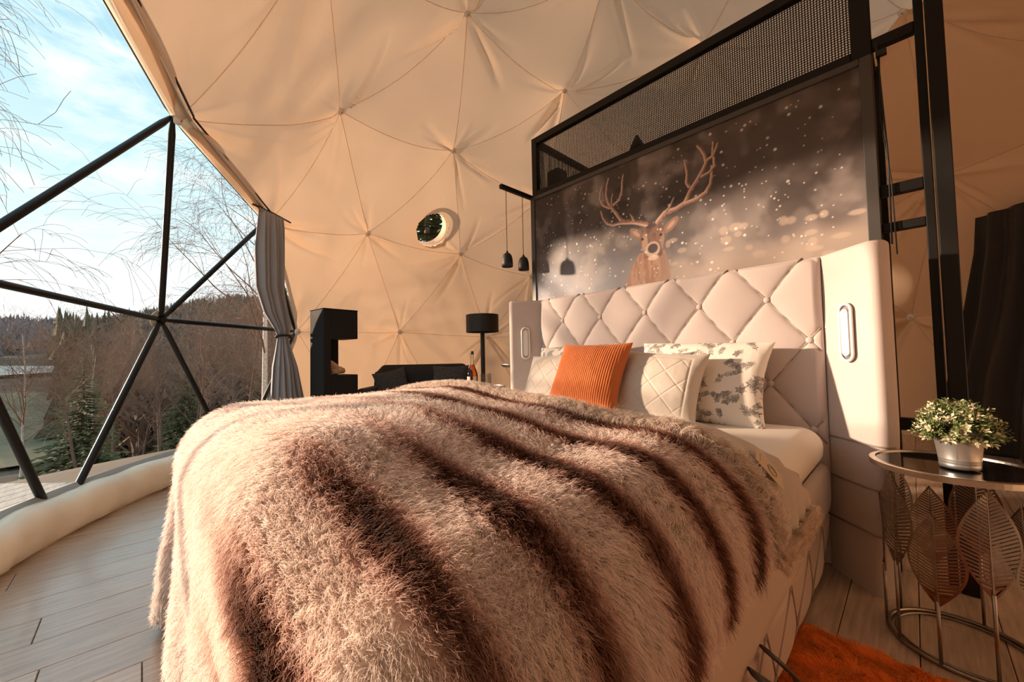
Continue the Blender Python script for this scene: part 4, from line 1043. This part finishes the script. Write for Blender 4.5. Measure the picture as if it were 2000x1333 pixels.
# ------------------------------------------------------------------ curtains
def curtain(name, label, keys, nple, amp, m, tie=None, zt=None, nz=90):
    """keys: list of (z, L(x,y), R(x,y), amp factor) from top to bottom"""
    zs = np.array([k[0] for k in keys])[::-1]; Lx = np.array([k[1] for k in keys])[::-1]; Rx = np.array([k[2] for k in keys])[::-1]; af = np.array([k[3] for k in keys])[::-1]
    z = np.linspace(zs[0], zs[-1], nz); s = np.linspace(0, 1, nple*10+1); G = np.zeros((len(s), nz, 3)); r = np.random.default_rng(3)
    ph = np.cumsum(r.uniform(.75, 1.25, nple+2)); sw = np.interp(s, np.linspace(0, 1, nple+1), ph[:nple+1]/ph[nple])
    for i, zz in enumerate(z):
        L = np.array([np.interp(zz, zs, Lx[:, k]) for k in (0, 1)]); R = np.array([np.interp(zz, zs, Rx[:, k]) for k in (0, 1)]); a = np.interp(zz, zs, af)*amp
        d = R-L; n = np.array([d[1], -d[0]])/np.linalg.norm(d)
        w = np.sin(sw*2*PI*nple*.5+.25*math.sin(zz*3))*.7+.35*np.sin(sw*2*PI*nple*.27+zz*1.1+1)
        bulge = np.sin(PI*s)*.05*np.interp(zz, zs, af)
        G[:, i, :2] = L+np.outer(s, d)+np.outer(w*a+bulge, n); G[:, i, 2] = zz
    t = thing(name, label, 'curtain', (float(Lx[0][0]), float(Lx[0][1]), 0))
    o = MB().grid(G).build('cloth', m, t, smooth=True, solid=.004)
    return t
def build_curtains():
    keys = [(2.50, (-4.345, .800), (-4.555, 1.055), .45), (2.42, (-4.36, .795), (-4.575, 1.065), .6), (2.15, (-4.52, .80), (-4.74, 1.10), 1.0), (1.80, (-4.72, .845), (-4.95, 1.15), 1.0), (1.55, (-4.88, .95), (-5.06, 1.225), .8),
            (1.38, (-5.02, 1.08), (-5.12, 1.26), .55), (1.30, (-5.06, 1.12), (-5.125, 1.24), .40), (1.22, (-5.06, 1.11), (-5.14, 1.26), .5), (.95, (-5.06, 1.07), (-5.21, 1.36), .9), (.5, (-5.07, 1.05), (-5.27, 1.46), 1.05), (.03, (-5.07, 1.05), (-5.28, 1.48), 1.1)]
    t = curtain('window_curtain', 'grey curtain tied back at the edge of the clear window', keys, 13, .042, M_curtain)
    c = np.array([-5.09, 1.18]); d = np.array([-.48, .88]); nn = np.array([.88, .48])
    pts = [(*(c+d*.10*math.cos(a)+nn*(.05*math.sin(a)+.02)), 1.30+.012*math.sin(a*1)) for a in np.linspace(0, 2*PI, 25)[:-1]]
    MB().tube(pts, .014, 8, closed=True).build('tieback', M_matte, t, smooth=True)
    MB().tube([(-4.29, .735, 2.515), (-4.45, .93, 2.525), (-4.62, 1.14, 2.515)], .009, 8).build('curtain_rod', M_matte, t, smooth=True)
    MB().tube([(-4.345+(-.21)*q, .80+.255*q, 2.505+.012*math.sin(q*60)) for q in np.linspace(0, 1, 40)], .012, 6).build('header_tape', M_curtain, t, smooth=True)
    keys = [(2.22, (.455, 5.61), (1.25, 4.75), .6), (1.9, (.44, 5.66), (1.27, 4.72), .9), (1.3, (.36, 5.84), (1.32, 4.66), 1), (.7, (.25, 6.02), (1.35, 4.62), 1.1), (.02, (.15, 6.12), (1.37, 4.6), 1.2)]
    curtain('door_curtain', 'long black curtain hanging at the back right of the dome', keys, 14, .05, M_dcurtain)
build_curtains()

# ================================================================== OUTSIDE
def ridge(azd):                                     # elevation of the wooded skyline seen from the dome, degrees
    return np.interp(azd, [90, 150, 165, 171, 175, 179, 183, 187, 192, 215, 260, 330], [8, 8.5, 8.6, 8.4, 7.8, 6.2, 4.9, 5.0, 5.2, 5.5, 6, 6])
def ground_z(x, y):
    x = np.asarray(x, float); y = np.asarray(y, float); r = np.hypot(x-CC[0], y-CC[1]); az = np.degrees(np.arctan2(y, x)) % 360
    zr = np.tan(np.radians(ridge(az)))*235-6
    pts_r = [0, 4.8, 8, 20, 34, 48, 70, 90, 235, 330]
    base = np.interp(r, pts_r[:8], [-.30, -.30, -.5, -3.2, -5.2, -4.6, -.4, 1.6]); t = np.clip((r-90)/145, 0, 1)
    z = np.where(r < 90, base, 1.6+(zr-1.6)*t**1.15); z = np.where(r > 235, zr-(r-235)*.10, z)
    return z+(fbm(x*.09+7, y*.09, 71, 3)-.5)*np.clip(r/25, 0, 3)*.9*np.where(r < 6, 0, 1)
def build_ground():
    rr = np.concatenate([np.linspace(3.9, 10, 14), np.linspace(11, 60, 40), np.linspace(63, 235, 50), np.linspace(245, 330, 8)]); aa = np.radians(np.linspace(95, 320, 150))
    R_, A_ = np.meshgrid(rr, aa, indexing='ij'); X = CC[0]+R_*np.cos(A_); Y = CC[1]+R_*np.sin(A_)
    m = mat('forest_floor', srgb(98, 84, 68), .95, var=.45, vscale=.35, bump=.5, bscale=3)
    o = MB().grid(np.stack([X, Y, ground_z(X, Y)], -1)).build('ground', m, smooth=True); o['kind'] = 'structure'; o['label'] = 'brown forest floor of the valley outside'
    # pale road across the valley and a meadow below it
    def strip(name, r0, r1, a0, a1, m, dz, lab):
        aa = np.radians(np.linspace(a0, a1, 60)); G = []
        for t in aa: G.append([(CC[0]+q*math.cos(t), CC[1]+q*math.sin(t), float(ground_z(CC[0]+q*math.cos(t), CC[1]+q*math.sin(t)))+dz) for q in np.linspace(r0, r1, 4)])
        o = MB().grid(G).build(name, m, smooth=True); o['kind'] = 'structure'; o['label'] = lab
    strip('road', 73, 81, 181, 300, mat('pale_gravel', srgb(215, 200, 188), .9), .5, 'pale gravel road across the valley')
    strip('meadow', 38, 62, 183, 300, mat('winter_meadow', srgb(116, 108, 82), .95, var=.2, vscale=.4), .25, 'grey green winter meadow below the road')
build_ground()
def build_terrace():
    t = thing('terrace', None, None, (0, 0, 0)); t['kind'] = 'structure'; t['label'] = 'pale wooden terrace boards outside the window'
    m = mat('weathered_board', srgb(188, 176, 164), .8, var=.2, vscale=6, stretch=(1, 8, 8))
    for k in range(13):
        r0 = 4.02+k*.15; G = []
        for a in np.radians(np.linspace(225, 300, 40)): G.append([(CC[0]+q*math.cos(a), CC[1]+q*math.sin(a), z) for q, z in ((r0, -.12), (r0, -.06), (r0+.14, -.06), (r0+.14, -.12))])
        MB().grid(G).build('board', m, t)
build_terrace()
def grow(mb, rng, p, d, L, r, lvl, droop, kids, maxl, tw):
    n = 5 if lvl < 2 else 4; pts = [p]; rad = [r]; dd = d.copy(); q = p.copy(); dirs = []
    for i in range(n):
        dd = dd+rng.normal(size=3)*(.10 if lvl else .05)+np.array([0, 0, -droop*(lvl >= 2)*.30*(i+1)/n+(.06 if lvl < 2 else 0)]); dd /= np.linalg.norm(dd)
        q = q+dd*L/n; pts.append(q.copy()); rad.append(r*(1-.82*(i+1)/n)); dirs.append(dd.copy())
    mb.tube(pts, np.maximum(rad, tw), 6 if lvl == 0 else 3, cap=False)
    if lvl >= maxl: return
    for k in range(kids[lvl]):
        t = rng.uniform(.22 if lvl else .25, .98); i = min(int(t*n), n-1); b = pts[i]*(1-(t*n-i))+pts[i+1]*(t*n-i)
        side = rng.normal(size=3); side -= dirs[i]*(side @ dirs[i]); side /= np.linalg.norm(side); ang = rng.uniform(.5, 1.0)
        nd = dirs[i]*math.cos(ang)+side*math.sin(ang); grow(mb, rng, b, nd, L*rng.uniform(.38, .62)*(1-.45*t*(lvl == 0)), max(r*(1-t*.75)*.45, tw), lvl+1, droop, kids, maxl, tw)
def tree_parts(seed, h, droop, kids, maxl, tw, trunk_m, twig_m, name):
    rng = np.random.default_rng(seed); a = MB(); grow(a, rng, np.zeros(3), np.array([.03, .02, 1.]), h, h*.011, 0, droop, (0,), 0, .01)
    rng = np.random.default_rng(seed); b = MB(); grow(b, rng, np.zeros(3), np.array([.03, .02, 1.]), h, h*.011, 0, droop, kids, maxl, tw)
    t = thing(name, None, None); a.build('trunk', trunk_m, t, smooth=True)
    nb = len(a.v[0]); V = np.concatenate(b.v)[nb:]; F = [tuple(i-nb for i in f) for f in b.f if min(f) >= nb]; m = MB().add(V, F); m.build('branches', twig_m, t); return t
def spruce(seed, h):
    r = np.random.default_rng(seed); t = thing('spruce_tree', None, None); MB().tube([(0, 0, 0), (0, 0, h)], [h*.016, .01], 6).build('trunk', M_bark, t); m = MB(); V = []; F = []; n = 0
    for k in range(int(h*7)):
        z = h*(.06+.93*(k/(h*7))); R = (h-z)*.26+.05
        for j in range(9):
            a = r.uniform(0, 2*PI); L = R*r.uniform(.7, 1.15); dr = np.array([math.cos(a), math.sin(a), 0]); sd = np.array([-dr[1], dr[0], 0]); dz = r.uniform(-.35, -.05)
            for s in range(4):
                q = (s+.6)/4; b = np.array([0, 0, z])+dr*L*q+np.array([0, 0, dz*L*q]); w = L*.26*(1.15-q)
                for sg in (1, -1):
                    V += [b, b+dr*L*.30+np.array([0, 0, -.05*L]), b+sd*sg*w+dr*L*.16+np.array([0, 0, -.10*L])]; F.append((n, n+1, n+2)); n += 3
    m.add(V, F).build('foliage', M_spruce, t); return t
M_bark = mat('brown_bark', srgb(120, 98, 84), .9, var=.3, vscale=10); M_birch = mat('birch_bark', srgb(205, 190, 178), .8, var=.35, vscale=9, stretch=(1, 1, 3))
M_twig = mat('bare_twigs', srgb(136, 108, 90), .9); M_btwig = mat('birch_twigs', srgb(134, 98, 76), .9); M_spruce = mat('spruce_needles', srgb(96, 98, 62), .85, var=.35, vscale=3)
def copy_tree(o, loc, rz, sc, label, cat, group):
    c = o.copy(); COL.objects.link(c); c.location = loc; c.rotation_euler = (0, 0, rz); c.scale = (sc, sc, sc); c['label'] = label; c['category'] = cat; c['group'] = group
    for ch in o.children: d = ch.copy(); COL.objects.link(d); d.parent = c
    return c
def build_trees():
    r = random.Random(21)
    protoB = [tree_parts(s, 9.0, 1.25, (26, 9, 6), 3, .0035, M_birch, M_btwig, 'birch_tree') for s in (5,)]
    protoD = [tree_parts(s, 8.0, .2, (16, 7, 5), 3, .005, M_bark, M_twig, 'bare_tree') for s in (11, 12, 13)]
    protoS = [spruce(s, h) for s, h in ((31, 7.0), (32, 5.0))]
    used = set()
    def place(pr, x, y, sc, label, cat, group, rz=None):
        z = float(ground_z(x, y))-.1; rz = r.uniform(0, 6.28) if rz is None else rz
        if pr.name not in used:
            used.add(pr.name); pr.location = (x, y, z); pr.rotation_euler = (0, 0, rz); pr.scale = (sc,)*3; pr['label'] = label; pr['category'] = cat; pr['group'] = group; return pr
        return copy_tree(pr, (x, y, z), rz, sc, label, cat, group)
    pol = lambda az, d: (d*math.cos(math.radians(az)), d*math.sin(math.radians(az)))
    place(protoB[0], *pol(169.0, 9.4), .62, 'large weeping birch with white trunk beside the grey curtain', 'tree', 'birches near the window', 2.0)
    place(protoB[0], *pol(199.0, 9.5), .80, 'weeping birch whose branch tips reach in at the left edge', 'tree', 'birches near the window', 4.2)
    spots = []
    def spot(a0, a1, d0, d1, gap):
        for _ in range(200):
            az, d = r.uniform(a0, a1), r.uniform(d0, d1); p = pol(az, d)
            if all(math.hypot(p[0]-q[0], p[1]-q[1]) > gap for q in spots): break
        spots.append(p); top = 1.02+d*math.tan(math.radians(float(ridge(az))-1.5)); return p, max(2.2, top-float(ground_z(*p)))
    for k in range(6):
        p, h = spot(166, 188, 15, 30, 3); place(protoB[0], *p, min(1, h/9*r.uniform(.8, 1.0)), 'slim bare birch among the trees on the slope', 'tree', 'birches on the slope')
    for az, d, sc, lab in ((184.2, 13, .42, 'small green spruce low in the window left of the struts'), (180.5, 26, .75, 'tall dark spruce at mid height of the window'), (176.5, 20, .6, 'dark spruce near the bed end of the window')):
        place(protoS[0], *pol(az, d), sc, lab, 'tree', 'spruces by the window')
    for k in range(12):
        p, h = spot(166, 184, 22, 60, 4); place(protoS[k % 2], *p, min(1.3, h/(7.0, 5.0)[k % 2]*r.uniform(.55, .9)), 'dark spruce scattered among the bare trees', 'tree', 'spruces on the slope')
    for k in range(6):
        place(protoS[k % 2], *pol(r.uniform(196, 255), r.uniform(60, 72)), r.uniform(.6, 1.0), 'dark spruce far out beyond the left of the window', 'tree', 'spruces beyond the left')
    place(protoS[0], -9.6, 5.9, 1.35, 'tall spruce seen through the porthole', 'tree', 'spruce behind the porthole')
    for k in range(54):
        p, h = spot(164, 184.5, 10, 36, 2.0); place(protoD[k % 3], *p, min(1.1, h/8*r.uniform(.55, .95)), 'leafless brown tree on the slope outside the window', 'tree', 'bare trees on the slope')
    # far wooded hillsides: thousands of trees nobody could count
    rg = np.random.default_rng(2)
    def forest(name, n, r0, r1, a0, a1, h, m, label, conif=.3):
        V = []; F = []; k = 0
        az = np.radians(rg.uniform(a0, a1, n)); rad = np.sqrt(rg.uniform(r0**2, r1**2, n)); x = rad*np.cos(az); y = rad*np.sin(az); z = ground_z(x, y)
        for i in range(n):
            p = np.array([x[i], y[i], z[i]-.3]); hh = h*rg.uniform(.6, 1.25)
            if rg.random() < conif:
                for q in range(4):
                    zz = hh*(.12+.22*q); R = hh*.17*(1-.22*q); a = rg.uniform(0, 6.28)
                    for s in range(3):
                        t = a+s*2.1; d = np.array([math.cos(t)*R, math.sin(t)*R, 0]); e = np.array([math.cos(t+2.1)*R, math.sin(t+2.1)*R, 0])
                        V += [p+np.array([0, 0, zz+hh*.34]), p+d+np.array([0, 0, zz]), p+e+np.array([0, 0, zz-.1])]; F.append((k, k+1, k+2)); k += 3
            else:
                w = .012*hh; V += [p+np.array([-w, w, 0]), p+np.array([w, -w, 0]), p+np.array([0, 0, hh])]; F.append((k, k+1, k+2)); k += 3
                for s in range(16):
                    zz = hh*rg.uniform(.25, .9); t = rg.uniform(0, 6.28); L = hh*.26*rg.uniform(.5, 1.1); d = np.array([math.cos(t)*L, math.sin(t)*L, L*rg.uniform(.6, 1.3)]); b = p+np.array([0, 0, zz]); sd = rg.normal(size=3)*hh*.016
                    V += [b-sd, b+sd, b+d]; F.append((k, k+1, k+2)); k += 3
        o = MB().add(V, F).build(name, m); o['kind'] = 'stuff'; o['label'] = label; o['category'] = 'forest'; return o
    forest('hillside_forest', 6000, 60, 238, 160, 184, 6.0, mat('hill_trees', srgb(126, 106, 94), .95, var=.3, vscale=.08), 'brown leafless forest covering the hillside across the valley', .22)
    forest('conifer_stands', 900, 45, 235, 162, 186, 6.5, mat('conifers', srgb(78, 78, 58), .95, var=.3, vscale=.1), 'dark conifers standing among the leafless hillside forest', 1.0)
    forest('distant_forest', 6500, 100, 240, 183, 240, 5.0, mat('haze_tinted_trees', srgb(118, 118, 124), .95, var=.2, vscale=.05), 'haze-coloured forest on the far hill at the left of the window', .35)  # distance haze is put into the blue-grey tree colour
    forest('valley_thicket', 1500, 22, 66, 166, 182.5, 4.0, mat('thicket', srgb(118, 100, 88), .95, var=.3, vscale=.1), 'brown leafless thicket in the valley in front of the road', .15)
build_trees()
